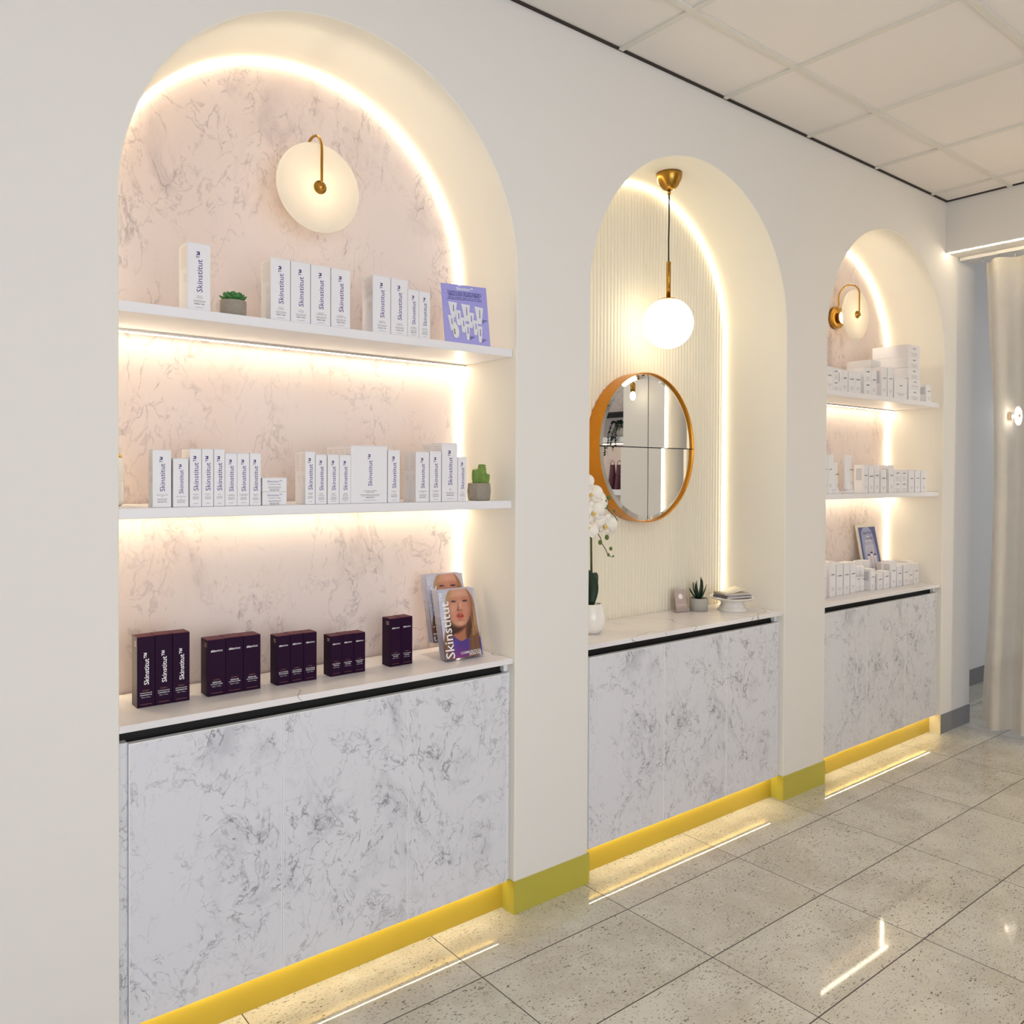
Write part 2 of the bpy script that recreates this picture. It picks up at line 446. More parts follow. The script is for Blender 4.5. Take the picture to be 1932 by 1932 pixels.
for i in range(3):
    ln = MB()
    o = arch_pts(i, -B); q = arch_pts(i, 0)
    o2 = arch_pts(i, -B*.3)
    rows = [[(x, 0, z) for x, z in o], [(x, B*.3, z) for x, z in o2], [(x, B, z) for x, z in q], [(x, DEPS[i], z) for x, z in q]]
    ln.grid(rows, M_LINING)
    lo = obj('niche_lining', ln, parent=wall)
    bp = MB()
    if i != 1:
        q = arch_pts(i, 0, .06)
        bp.face([(x, DEP, z) for x, z in q], M_PINK)
        obj('marble_back_panel', bp, parent=wall)
    else:
        nr = 60; pts = []
        for k in range(nr):
            for s in range(7):
                t = s/7
                pts.append((NX[1]+W*(k+t)/nr, .0085*math.sqrt(max(0, 1-(2*t-1)**2))))
        pts.append((NX[1]+W, 0)); pts = [(min(max(x, NX[1]+.0005), NX[1]+W-.0005), d) for x, d in pts]
        cx = NX[1]+RAD
        tops = [SPRS[1]+math.sqrt(max(0, RAD**2-(x-cx)**2)) for x, d in pts]
        bp.grid([[(x, DEPS[1]-d, .8) for x, d in pts], [(x, DEPS[1]-d, t) for (x, d), t in zip(pts, tops)]], M_FLUTE, smooth=True)
        obj('fluted_back_panel', bp, parent=wall)
fl = MB(); fl.face([(-3.2, -4.4, 0), (8.2, -4.4, 0), (8.2, 1.2, 0), (-3.2, 1.2, 0)], M_FLOOR)
obj('floor', fl, kind='structure')
ce = MB(); ce.face([(-3.2, -4.4, ZC), (XE, -4.4, ZC), (XE, 0, ZC), (-3.2, 0, ZC)], M_CEIL)
ceil = obj('ceiling', ce, kind='structure')
gb = MB()
gx = [1.6747+.6045*k for k in range(-8, 5)]; gy = [-.328-.6045*k for k in range(7)]
for x in gx: gb.box(x-.012, x+.012, -4.4, -.006, ZC-.007, ZC+.002, M_GRID)
for y in gy: gb.box(-3.2, XE-.004, y-.012, y+.012, ZC-.0075, ZC+.002, M_GRID)
obj('ceiling_grid', gb, parent=ceil)
tg = MB(); tg.box(-3.2, XE-.001, -.011, -.0005, ZC-.0065, ZC+.002, M_GAPDK); tg.box(XE-.011, XE-.0005, -4.4, -.0005, ZC-.0065, ZC+.002, M_GAPDK)  # solid dark strips, coloured as the shade in the ceiling's edge gap
obj('gap_shade_strip_1', tg, kind='structure')
# end wall: bulkhead over the curtained opening, jamb and the wall beyond it
we = MB()
YJ, YN0, YN1 = -1.50, -1.925, -3.0
we.face([(XE, 0, ZS), (XE, YJ, ZS), (XE, YJ, ZC), (XE, 0, ZC)], M_WALL)
we.face([(XE, 0, ZS), (XE, YJ, ZS), (XW, YJ, ZS), (XW, 0, ZS)], M_WALL)
we.face([(XE, YJ, 0), (XE, YN0, 0), (XE, YN0, ZC), (XE, YJ, ZC)], M_WALL)
we.face([(XE, YJ, 0), (XW, YJ, 0), (XW, YJ, ZS), (XE, YJ, ZS)], M_WALL)
we.face([(XE, YN1, 0), (XE, -4.4, 0), (XE, -4.4, ZC), (XE, YN1, ZC)], M_WALL)
we.face([(XE, YN0, 2.45), (XE, YN1, 2.45), (XE, YN1, ZC), (XE, YN0, ZC)], M_WALL)
we.face([(XE, YN0, 0), (XE+.32, YN0, 0), (XE+.32, YN0, 2.45), (XE, YN0, 2.45)], M_LINING)
we.face([(XE, YN1, 0), (XE+.32, YN1, 0), (XE+.32, YN1, 2.45), (XE, YN1, 2.45)], M_LINING)
we.face([(XE, YN0, 2.45), (XE, YN1, 2.45), (XE+.32, YN1, 2.45), (XE+.32, YN0, 2.45)], M_LINING)
wend = obj('wall_end', we, kind='structure')
wp = MB(); wp.face([(XE+.32, YN0, 0), (XE+.32, YN1, 0), (XE+.32, YN1, 2.45), (XE+.32, YN0, 2.45)], M_PINK)
obj('marble_back_panel', wp, parent=wend)
wo = MB(); wo.face([(-3.2, -4.4, 0), (XE, -4.4, 0), (XE, -4.4, ZC), (-3.2, -4.4, ZC)], M_WALL); obj('wall_opposite', wo, kind='structure')
ws = MB(); ws.face([(-3.2, -4.4, 0), (-3.2, 0, 0), (-3.2, 0, ZC), (-3.2, -4.4, ZC)], M_WALL); obj('wall_near', ws, kind='structure')
wh = MB()
M_HALL = mat('pale_hallway_paint', lin(224, 223, 222), .75)
wh.face([(XW, .36, 0), (8.2, .36, 0), (8.2, .36, ZC), (XW, .36, ZC)], M_HALL)
wh.face([(XW, 0, 0), (XW, .36, 0), (XW, .36, ZC), (XW, 0, ZC)], M_HALL)
wh.face([(8.2, .36, 0), (8.2, -4.4, 0), (8.2, -4.4, ZC), (8.2, .36, ZC)], M_HALL)
wh.face([(XW, -4.4, 0), (8.2, -4.4, 0), (8.2, -4.4, ZC), (XW, -4.4, ZC)], M_HALL)
wh.face([(XW, -4.4, ZC), (8.2, -4.4, ZC), (8.2, .36, ZC), (XW, .36, ZC)], M_HALL)
wh.face([(XW, YJ, 0), (XW, -4.4, 0), (XW, -4.4, ZC), (XW, YJ, ZC)], M_HALL)
wh.face([(XW, YJ, ZS), (XW, 0, ZS), (XW, 0, ZC), (XW, YJ, ZC)], M_HALL)
obj('wall_hallway', wh, kind='structure')
# skirtings
HS = .107
def skirt(n, boxes, m):
    s = MB()
    for b in boxes: s.box(*b, m)
    return obj('baseboard_'+n, s, kind='structure')
for n, a, b in (('near', -3.2, 0), ('first_pier', W, NX[1]), ('second_pier', NX[1]+W, NX[2])):
    bx = [(a-(0 if a < 0 else 0), b, -.005, 0, 0, HS)]
    if a >= 0: bx.append((a-.0045, a, -.005, .062, 0, HS))
    bx.append((b, b+.0045, -.005, .062, 0, HS))
    skirt(n, bx, M_GOLD)
skirt('far_return', [(NX[2]+W-.0045, NX[2]+W, -.002, .062, 0, HS)], mat('cream_skirting', lin(226, 214, 176), .5))
skirt('far_pier', [(NX[2]+W+.0005, XW, -.005, 0, 0, HS)], M_GREY)
skirt('hallway', [(XW, 8.2, .355, .36, 0, HS+.005)], M_GREY)

# ------------------------------------------------------------------ LED strips
NICHE = ['left', 'middle', 'far']
def strip_along_arch(i):
    s = MB(); a = arch_pts(i, .001, .845); n = len(a)
    cx = NX[i]+RAD
    off = 0.0075
    b = arch_pts(i, off, .845)
    yb = DEPS[i]-.001-(.008 if i == 1 else 0)
    rows = [[(x, yb, z) for x, z in b], [(x, yb-.0045, z) for x, z in arch_pts(i, .0055, .845)], [(x, yb-.0075, z) for x, z in a]]
    s.grid(rows, M_LED if i != 1 else M_LEDM)
    o = obj('led_strip', s)
    return tag(o, 'glowing warm light strip edging the back of the %s arched niche' % NICHE[i], 'light strip', 'light strips around the arches')
for i in range(3): strip_along_arch(i)
# bulkhead and jamb strips
s = MB(); s.box(XE+.006, XE+.010, -1.49, -.012, ZS-.005, ZS-.001, M_LEDB)
tag(obj('led_strip', s), 'thin warm light strip under the bulkhead above the curtain', 'light strip')
s = MB(); s.box(XE+.008, XE+.024, YJ-.0005, YJ+.010, .05, ZS-.02, M_LEDS)
tag(obj('led_strip', s), 'upright light strip on the far jamb, seen only in the round mirror', 'light strip')

# ------------------------------------------------------------------ shelves and cabinets
SZ1, SZ2, ST = 1.860, 1.3625, .0255
for i in (0, 2):
    for zt, nm in ((SZ1, 'upper'), (SZ2, 'lower')):
        x0, x1 = NX[i]+.001, NX[i]+W-.001
        b = MB(); b.box(x0, x1, .022, DEP-.010, zt-ST, zt, M_SHELF, .0012)
        sh = tag(obj('shelf', b), '%s white floating shelf across the %s arched niche' % (nm, NICHE[i]), 'shelf', 'floating niche shelves')
        zb = zt-ST
        b = MB(); b.box(x0+.002, x1-.002, .279, .293, zb-.007, zb-.0005, M_ALU)
        obj('light_channel', b, parent=sh)
        b = MB(); b.box(x0+.004, x1-.004, .2815, .2900, zb-.0085, zb-.0068, M_LEDS)
        obj('led_strip', b, parent=sh)
ZT, CT = .8425, .0175
DOORX = [[(.0253, .4122), (.4132, .8100), (.8110, 1.1885)], [(.0253, .4270), (.4280, .8185), (.8195, 1.1885)], [(.0253, .4295), (.4305, .8283), (.8293, 1.1885)]]
for i in range(3):
    x0 = NX[i]
    b = MB(); b.box(x0+.0008, x0+W-.0008, .010, DEPS[i]-.0095, ZT-CT, ZT, M_QUARTZ, .0015)
    tag(obj('countertop', b), 'white quartz countertop with thin grey veins in the %s niche' % NICHE[i], 'countertop', 'niche countertops')
    cb = thing('base_cabinet', (x0+W/2, .02, .105), ('wide three door marble look cabinet in the %s niche' % NICHE[i]) if i else 'marble look cabinet under the shelf of dark purple cartons', 'cabinet', 'marble look base cabinets')
    b = MB(); b.box(x0+.001, x0+W-.001, .060, DEP-.012, .1135, ZT-CT-.0005, M_BLACK); obj('carcass', b, parent=cb)
    b = MB(); b.box(x0+.0015, x0+.0250, .030, .058, .107, .7955, M_DOOR, .0008); obj('filler_panel', b, parent=cb)
    b = MB(); b.box(x0+1.1905, x0+W-.0015, .026, .058, .107, .7955, M_DOOR, .0008); obj('filler_panel', b, parent=cb)
    b = MB(); b.box(x0+1.1875, x0+W-.001, .040, .058, .7965, ZT-CT-.0005, M_EDGE); obj('end_block', b, parent=cb)
    for a, c in DOORX[i]:
        b = MB(); b.box(x0+a+.0018, x0+c-.0018, .0195, .038, .106, .7920, M_DOOR)
        d = obj('door', b, parent=cb)
        e = MB()
        e.box(x0+a, x0+c, .0193, .038, .7920, .7942, M_EDGE); e.box(x0+a, x0+a+.0018, .0193, .038, .105, .7920, M_EDGE); e.box(x0+c-.0018, x0+c, .0193, .038, .105, .7920, M_EDGE)
        obj('edge_banding', e, parent=d)
    b = MB(); b.box(x0+.005, x0+W-.005, .058, .068, .0005, .107, M_GOLDW); obj('kick_board', b, parent=cb)
    b = MB(); b.box(x0+.034, x0+W-.030, .0395, .0455, .1085, .1130, M_LEDK); ls = obj('led_strip', b, parent=cb)

# ------------------------------------------------------------------ cartons
def carton(x, y, z, w, d, h, label, group, style='white', caps=None, rz=0, logo='v', big=1.0, name='skincare_carton', side=True, far=False, sub=None):
    t = thing(name, (x, y, z), label, 'box', group)
    M = M_WHITE if style == 'white' else M_PURP
    b = MB(); b.box(x, x+w, y, y+d, z, z+h-.0014, M, .0006)
    obj('carton_body', b, parent=t)
    # tuck lid: a thin flap with a rounded rear hinge, set in by a hair
    b = MB(); b.box(x+.0004, x+w-.0004, y+.0003, y+d-.0003, z+h-.0013, z+h, M if style == 'white' else M_PURP_LIT, .0004)
    if not far:
        n = 8; lx = x-.00025; dz = min(.012, h*.2)
        pts = [(lx, y+.001, z+h-.0015)]+[(lx, y+.002+(d-.004)*k/n, z+h-.0015-dz*.25*math.sin(PI*k/n)) for k in range(n+1)]+[(lx, y+d-.001, z+h-.0015)]
        b.face(pts, M)
    obj('lid', b, parent=t)
    L = MB(); F = y-.00035
    ux, uz = (1, 0, 0), (0, 0, 1)
    if style == 'white' and not far:
        cx = x+w*.52
        if logo == 'v':
            ln = h*.60*big; put_text(L, 'Skinstitut\u2122', (cx, F, z+h*.575), uz, (-1, 0, 0), length=min(ln, .108), m=M_TEXT, bold=.004, wide=1.08)
            yy = z+h*.215
        else:
            put_text(L, 'Skinstitut\u2122', (x+w/2, F, z+h*.74), ux, uz, length=w*.6, m=M_TEXT, wide=1.1); yy = z+h*.52; cx = x+w/2
        c = (caps or 'CLEANSER').split('|'); k = min(1, w/.05)
        for j, line in enumerate(c[:3]):
            put_text(L, line, (cx, F, yy-j*.0042*k), ux, uz, height=.0020*k, m=M_TXTK, wide=1.25) if len(line) < 9 else put_text(L, line, (cx, F, yy-j*.0042*k), ux, uz, length=min(w*.74, len(line)*.0022*k*1.15), m=M_TXTK, wide=1.25)
        yy -= .0042*k*len(c)+.003*k
        for j, f in enumerate((.55, .48)): quad(L, (cx, F, yy-j*.0032*k), ux, uz, w*f, .0011*k, M_TXTG)
        put_text(L, sub or 'Normal / Dry', (cx, F, yy-.0085*k), ux, uz, length=min(w*.50, .026), m=M_TXTK, bold=.02)
        if logo == 'v' and yy-.018*k > z+.006: quad(L, (cx, F, z+max(.008, h*.05)), ux, uz, w*.36, .0009, M_TXTG)
        if side:
            for j in range(11):
                f = .78-.10*((j*7) % 4)*.35
                quad(L, (x-.00035, y+d*(.09+f/2), z+h*.94-j*h*.030), (0, 1, 0), uz, d*f, .0008, M_TXTP)
            for j in range(4): quad(L, (x-.00035, y+d*(.09+.2), z+h*.53-j*h*.03), (0, 1, 0), uz, d*.36, .0008, M_TXTP)
    elif style == 'white':
        cx = x+w*.52; lw = min(w*.6, .03)
        put_text(L, 'medik8', (cx, F, z+h*(.70 if logo == 'top' else .63)), ux, uz, length=lw, m=M_TXTK, bold=.015)
        zz = z+h*.22
        for j, f in enumerate((.62, .5, .36)):
            if h > .03+.012*j: quad(L, (cx, F, zz-j*.006+.004), ux, uz, w*f, .0013, M_TXTG)
        if side: quad(L, (x-.00035, y+d*.5, z+h*.66), (0, 1, 0), uz, d*.62, h*.42, mat('pale_grey_print', lin(196, 196, 204), .5) if side == 2 else M_WHITE)
    else:
        cx = x+w/2
        if logo == 'v':
            put_text(L, 'Skinstitut\u2122', (cx+.001, F, z+h*.545), uz, (-1, 0, 0), length=h*.455, m=M_WTXT, bold=.012, wide=1.05)
        else:
            vs, fs, a1, _ = text2d('skin', .022); _, _, a2, _ = text2d('stitut')
            tot = w*.66; kk = tot/(a1+a2+.06)
            put_text(L, 'skin', (cx-tot/2+a1*kk/2, F, z+h*.80), ux, uz, length=a1*kk, m=M_WTXT, bold=.022)
            put_text(L, 'stitut', (cx+tot/2-a2*kk/2, F, z+h*.80), ux, uz, length=a2*kk, m=M_WTXT)
        put_text(L, 'EXPERT', (cx, F, z+.0435), ux, uz, length=w*.38, m=M_COPPER, wide=1.2)
        c = caps.split('|')
        for j, line in enumerate(c): put_text(L, line, (cx, F, z+.0370-j*.0052), ux, uz, length=min(w*.68, len(line)*.0023), m=M_WTXT, bold=.015)
        put_text(L, '50 ml  1.7 fl oz', (cx, F, z+.0258), ux, uz, length=w*.5, m=M_WTXT)
        quad(L, (cx, F, z+.008), ux, uz, w*.64, .0009, M_COPPER)
        if side:
            for j in range(3): quad(L, (x-.00035, y+d*.3, z+h*.93-j*h*.028), (0, 1, 0), uz, d*.34, .0010, mat('cream_print', lin(226, 196, 170), .5))
    obj('lettering', L, parent=t, recalc=False)
    if rz:
        t.rotation_euler.z = rz
    return t

Y1 = .036; z1 = SZ1+.0003; z2 = SZ2+.0003
G1 = 'white cartons on the upper shelf of the left niche'
carton(.1683, Y1, z1, .0568, .068, .1705, 'white carton standing alone at the left end of the upper left shelf', G1, caps='GENTLE|CLEANSER', sub='Healthy / Calm')
for k, (x, wd, c) in enumerate(((.3856, .0550, 'L-LACTIC|CLEANSER'), (.4422, .0570, 'L-LACTIC|CLEANSER'), (.5009, .0590, 'GLYCOLIC|CLEANSER 12%'), (.5621, .0588, 'GLYCOLIC|CLEANSER 12%'))):
    carton(x, Y1, z1, wd, .068, .168, '%s white carton from the left in the row of four beside the rosette succulent' % ('first', 'second', 'third', 'fourth')[k], G1, caps=c, sub='Brighter / Softer')
carton(.6944, Y1, z1, .0590, .064, .1690, 'left tall white carton of the pair near the lavender card', G1, caps='GLYCOLIC|SCRUB 14%', sub='Smoother / Skin')
carton(.7551, Y1, z1, .0568, .064, .1695, 'right tall white carton of the pair near the lavender card', G1, caps='GLYCOLIC|SCRUB 14%', sub='Smoother / Skin')
carton(.8129, Y1, z1, .0393, .045, .1440, 'left of the two short slim white cartons on the upper left shelf', G1, caps='ENZYMATIC|MICRO PEEL', sub='Refine / Skin')
carton(.8531, Y1, z1, .0391, .045, .1435, 'right of the two short slim white cartons, nearest the lavender card', G1, caps='ENZYMATIC|MICRO PEEL', sub='Refine / Skin')
G2 = 'white cartons on the lower shelf of the left niche'
def c2(x, wd, zt, d, label, caps, y=Y1, **k): return carton(x, y, z2, wd, d, zt-z2, label, G2, caps=caps, **k)
c2(.0845, .0440, 1.5055, .039, 'tall white carton, leftmost of the lower left shelf', 'MULTI-ACTIVE|MIST')
c2(.1332, .0373, 1.4850, .036, 'shorter white carton standing second from the left on the lower left shelf', 'MULTI-ACTIVE|OIL')
c2(.1737, .0291, 1.5098, .032, 'first of three equal tall slim cartons, with another right behind it', 'EVEN BLEND|SERUM')
c2(.1737, .0291, 1.5098, .032, 'slim white carton directly behind the first of the three tall slim cartons', 'EVEN BLEND|SERUM', y=Y1+.0325)
c2(.2040, .0292, 1.5103, .032, 'second of three equal tall slim cartons on the lower left shelf', 'REJUVENATE|15 SERUM')
c2(.2346, .0277, 1.5104, .032, 'third of three equal tall slim cartons on the lower left shelf', 'RETINOL|SERUM')
c2(.2632, .0312, 1.5010, .032, 'left one of the three joined cartons just left of the two small stacked boxes', 'VITAMIN C|SUPER SERUM')
c2(.2951, .0325, 1.5012, .032, 'middle one of the three joined cartons left of the two small stacked boxes', '10% NIACINAMIDE|POWER SERUM')
c2(.3289, .0300, 1.5015, .032, 'right one of the three joined cartons, touching the two small stacked boxes', 'HYALURONIC|COMPLEX|SERUM')
carton(.3629, Y1, z2, .0680, .050, .0365, 'lower of two small wide white cartons stacked on the lower shelf', G2, caps='VITAMIN C MASK', logo='h')
carton(.3629, Y1, z2+.0368, .0680, .050, .0370, 'upper of two small wide white cartons stacked on the lower shelf', G2, caps='VITAMIN C MASK', logo='h')
c2(.4852, .0290, 1.5092, .033, 'slim carton just right of the gap in the lower left shelf row', 'ULTRA FIRM|EYE & NECK|CREAM')
c2(.4852, .0290, 1.5092, .033, 'slim carton standing directly behind the one right of the gap', 'ULTRA FIRM|EYE & NECK|CREAM', y=Y1+.0335)
c2(.5157, .0340, 1.5022, .036, 'first of three equal cartons left of the very wide carton', 'MOISTURE|DEFENCE|NORMAL SKIN')
c2(.5523, .0353, 1.5024, .036, 'second of three equal cartons left of the very wide carton', 'MOISTURE|DEFENCE|ULTRA DRY')
c2(.5889, .0352, 1.5021, .036, 'third of three equal cartons, touching the very wide carton', 'MOISTURE|DEFENCE|OILY SKIN')
c2(.6247, .1189, 1.5301, .038, 'very wide white carton in the middle of the lower left shelf', 'GLYCO-FIX CALMING|SHEET MASK', big=.92)
for k in range(3):
    c2(.6247, .1189, 1.5290, .038, '%s of the wide cartons lined up behind the front wide carton' % ('nearest', 'middle', 'rearmost')[k], 'GLYCO-FIX CALMING|SHEET MASK', y=Y1+.0387*(k+1))
c2(.7463, .0404, 1.5199, .036, 'narrow carton just right of the very wide carton', 'HYDRATING|MASK')
c2(.8426, .0480, 1.5164, .037, 'broad short carton at the front left of the right hand cluster', 'PAVE THE DAY|SPF 50+')
c2(.8426, .0480, 1.5164, .037, 'carton directly behind the broad short one of the right hand cluster', 'PAVE THE DAY|SPF 50+', y=Y1+.0376)
c2(.8933, .0419, 1.5196, .037, 'narrow carton tucked left of the tallest carton of the lower left shelf', 'AGE DEFENCE|SPF 50+')
c2(.9380, .0590, 1.5456, .058, 'tallest carton of the lower left shelf, near its right end', 'LASER|AID')
c2(.9380, .0590, 1.5456, .058, 'tall carton directly behind the tallest carton of the lower left shelf', 'LASER|AID', y=Y1+.0586)
c2(.9985, .0336, 1.5030, .034, 'last slim white carton at right, before the potted cactus', 'REPAIR|BALM')

G3 = 'dark purple cartons on the left countertop'
zc = ZT+.0003
for nm, x0, x1, y, d, zt, n, cap, lg, wh_ in (
    ('A', .0760, .2085, .1462, .050, 1.0256, 3, 'REPLENISH SQUALANE|CLEANSING OIL', 'v', 'tall dark purple cartons at the left end of the counter'),
    ('B', .2554, .4031, .1465, .056, .9962, 3, 'REFINE 300|GLYCOLIC TONER', 'h', 'wide dark purple cartons second from the left'),
    ('C', .4499, .5732, .1466, .047, .9836, 3, 'MULTI SUNSCREEN|PEPTIDE SERUM', 'h', 'dark purple cartons in the middle of the counter'),
    ('D', .6176, .7340, .1480, .047, .9636, 3, 'REGAL RETINOL|FACE OIL', 'h', 'short dark purple cartons right of the middle'),
    ('E', .8209, .9036, .1488, .050, .9941, 2, 'REVITALISE COLLAGEN|GEL MASK', 'h', 'dark purple cartons beside the brochure holder')):
    wd = (x1-x0)/n
    for k in range(n):
        od = ('left', 'middle', 'right')[k] if n == 3 else ('left', 'right')[k]
        dz = (0, .0006, .0002)[k]
        carton(x0+k*wd, y+(0, .0006, 0)[k], zc, wd-.0008, d, zt-zc+dz, '%s one of the %s %s' % (od, 'three' if n == 3 else 'two', wh_), G3, 'purple', cap, logo=lg, side=(k == 0))

# ------------------------------------------------------------------ printed sheets
def sheet_map(tl, tr, br, bl, quadpx):
    """maps drawing coordinates of a print to its sheet"""
    (ax, ay), (bx, by), (cx, cy), (dx, dy) = quadpx
    TL, TR, BR, BL = map(Vector, (tl, tr, br, bl))
    nrm = (TR-TL).cross(BL-TL).normalized()
    def f(px, py, lift=0):
        u, v = .5, .5
        for _ in range(12):
            X = ax*(1-u)*(1-v)+bx*u*(1-v)+cx*u*v+dx*(1-u)*v; Y = ay*(1-u)*(1-v)+by*u*(1-v)+cy*u*v+dy*(1-u)*v
            xu = (bx-ax)*(1-v)+(cx-dx)*v; xv = (dx-ax)*(1-u)+(cx-bx)*u
            yu = (by-ay)*(1-v)+(cy-dy)*v; yv = (dy-ay)*(1-u)+(cy-by)*u
            D = xu*yv-xv*yu; ex, ey = px-X, py-Y
            u += (ex*yv-xv*ey)/D; v += (xu*ey-ex*yu)/D
        u = min(max(u, 0.004), .996); v = min(max(v, .004), .996)
        return TL*(1-u)*(1-v)+TR*u*(1-v)+BR*u*v+BL*(1-u)*v-nrm*lift
    f.n = nrm
    return f
def ell(cx, cy, rx, ry, n=20, rot=0):
    return [(cx+rx*math.cos(2*PI*k/n)*math.cos(rot)-ry*math.sin(2*PI*k/n)*math.sin(rot), cy+rx*math.cos(2*PI*k/n)*math.sin(rot)+ry*math.sin(2*PI*k/n)*math.cos(rot)) for k in range(n)]
def col(r, g, b): return mat('ink_%d_%d_%d' % (r, g, b), lin(r, g, b), .45)
def text_px(mb, f, s, p0, p1, hpx, m, lift=.0012, bold=0.0):
    """text whose baseline runs from p0 to p1 in drawing coordinates, with letters hpx tall"""
    A, Bv = f(*p0), f(*p1); d = Bv-A; ln = d.length; ux = d.normalized()
    uy = f.n.cross(ux).normalized()
    cc = (A+Bv)/2-f.n*lift
    dx, dy = p1[0]-p0[0], p1[1]-p0[1]; L_ = math.hypot(dx, dy); nx, ny = dy/L_, -dx/L_
    tip = f((p0[0]+p1[0])/2+nx*hpx, (p0[1]+p1[1])/2+ny*hpx)-(A+Bv)/2
    if tip.dot(uy) < 0: uy = -uy
    put_text(mb, s, cc, ux, uy, length=ln, m=m, bold=bold)
def smoothpoly(pts, it=2):
    for _ in range(it):
        q = []
        for a, b in zip(pts, pts[1:]+pts[:1]): q += [(.75*a[0]+.25*b[0], .75*a[1]+.25*b[1]), (.25*a[0]+.75*b[0], .25*a[1]+.75*b[1])]
        pts = q
    return pts

import numpy as np
def portrait_colours(nu=84, nv=132):
    """the printed portrait of a woman with long blonde hair, as colours on a fine grid of the cover"""
    Q = ((430, 400), (1110, 370), (1265, 1590), (560, 1670))
    u, v = np.meshgrid(np.linspace(0, 1, nu), np.linspace(0, 1, nv))
    X = Q[0][0]*(1-u)*(1-v)+Q[1][0]*u*(1-v)+Q[2][0]*u*v+Q[3][0]*(1-u)*v
    Y = Q[0][1]*(1-u)*(1-v)+Q[1][1]*u*(1-v)+Q[2][1]*u*v+Q[3][1]*(1-u)*v
    C = np.zeros(X.shape+(3,)); C[:] = (196, 196, 214)
    def mixin(a, c):
        C[:] = C*(1-a[..., None])+np.array(c)*a[..., None]
    def P(pts, c, feather=8, amt=1):
        pts = smoothpoly(pts, 2); inside = np.zeros(X.shape, bool); d = np.full(X.shape, 1e9)
        for (x0, y0), (x1, y1) in zip(pts, pts[1:]+pts[:1]):
            if y0 != y1:
                t = (Y-y0)/(y1-y0); inside ^= ((y0 > Y) != (y1 > Y)) & (X < x0+t*(x1-x0))
            L2 = (x1-x0)**2+(y1-y0)**2+1e-9
            t = np.clip(((X-x0)*(x1-x0)+(Y-y0)*(y1-y0))/L2, 0, 1)
            d = np.minimum(d, np.hypot(X-x0-t*(x1-x0), Y-y0-t*(y1-y0)))
        sd = np.where(inside, d, -d)
        mixin(np.clip(sd/feather+.5, 0, 1)*amt, c)
    def G(cx, cy, rx, ry, c, amt=1, p=2):
        r = np.hypot((X-cx)/rx, (Y-cy)/ry); mixin(np.exp(-r**p)*amt, c)
    # hair behind
    P([(655, 370), (600, 460), (575, 560), (585, 800), (600, 1000), (560, 1200), (528, 1400), (560, 1690), (740, 1680), (1275, 1620), (1225, 1290), (1180, 1100), (1150, 900), (1120, 680), (1080, 540), (1000, 420), (940, 362)], (150, 112, 74), 14)
    P([(600, 980), (560, 1180), (525, 1400), (555, 1700), (740, 1690), (715, 1300), (690, 1120)], (112, 78, 54), 40)
    P([(610, 560), (640, 900), (690, 1090), (840, 1130), (740, 1290), (650, 1180), (606, 900)], (58, 34, 26), 40)
    P([(990, 440), (1075, 640), (1090, 900), (1050, 1290), (940, 1290), (955, 1050), (1040, 850), (1020, 600)], (66, 38, 28), 34)
    P([(1010, 1180), (1110, 1270), (1190, 1100), (1245, 1620), (1000, 1640)], (110, 74, 52), 40)
    for k, (a, b, w_, c) in enumerate((((1060, 560), (1130, 1050), 14, (196, 158, 110)), ((1030, 640), (1090, 1150), 9, (178, 136, 92)), ((1100, 700), (1170, 1200), 10, (182, 142, 98)), ((1060, 1100), (1090, 1600), 12, (134, 92, 64)), ((1140, 1150), (1180, 1600), 10, (128, 88, 62)), ((590, 560), (590, 1000), 14, (184, 148, 104)), ((580, 1150), (590, 1650), 12, (146, 108, 76)), ((650, 1200), (660, 1650), 10, (92, 62, 44)))):
        t = np.clip((Y-a[1])/(b[1]-a[1]), 0, 1); xx = a[0]+(b[0]-a[0])*t
        mixin(np.exp(-((X-xx)/w_)**2)*((Y > a[1]) & (Y < b[1]))*.75, c)
    # neck and top
    P([(760, 1000), (980, 1000), (965, 1290), (880, 1380), (790, 1350), (690, 1220), (800, 1150)], (170, 108, 78), 14)
    P([(650, 950), (700, 1050), (850, 1095), (960, 1040), (900, 1120), (760, 1210), (690, 1150)], (64, 34, 28), 60)
    P([(985, 960), (1000, 1260), (945, 1270), (950, 1060)], (92, 52, 38), 40)
    P([(700, 1215), (780, 1300), (880, 1345), (965, 1280), (1020, 1290), (1008, 1650), (735, 1690), (700, 1400)], (74, 52, 134), 10)
    G(850, 1640, 170, 170, (140, 52, 112), .8); G(740, 1420, 60, 150, (104, 66, 150), .5)
    P([(1192, 1240), (1240, 1280), (1275, 1620), (1238, 1610)], (70, 44, 130), 10)
    # face
    P([(690, 360), (630, 520), (618, 680), (640, 840), (690, 975), (765, 1040), (855, 1060), (935, 1035), (1005, 950), (1042, 820), (1050, 680), (1030, 540), (985, 420), (945, 352)], (196, 138, 112), 12)
    G(830, 470, 170, 130, (214, 160, 134), .85); G(1030, 760, 60, 260, (150, 90, 68), .7); G(640, 800, 40, 220, (156, 96, 76), .6)
    G(720, 740, 70, 90, (214, 154, 128), .8); G(960, 760, 60, 90, (206, 142, 114), .7); G(855, 1005, 70, 40, (216, 160, 134), .8)
    G(720, 560, 85, 50, (172, 104, 80), .75); G(925, 555, 80, 50, (170, 98, 74), .8)
    G(710, 512, 80, 20, (206, 156, 128), .8); G(940, 500, 80, 18, (206, 152, 122), .8)
    G(728, 560, 50, 16, (214, 158, 130), .55); G(930, 555, 52, 16, (210, 150, 118), .55)
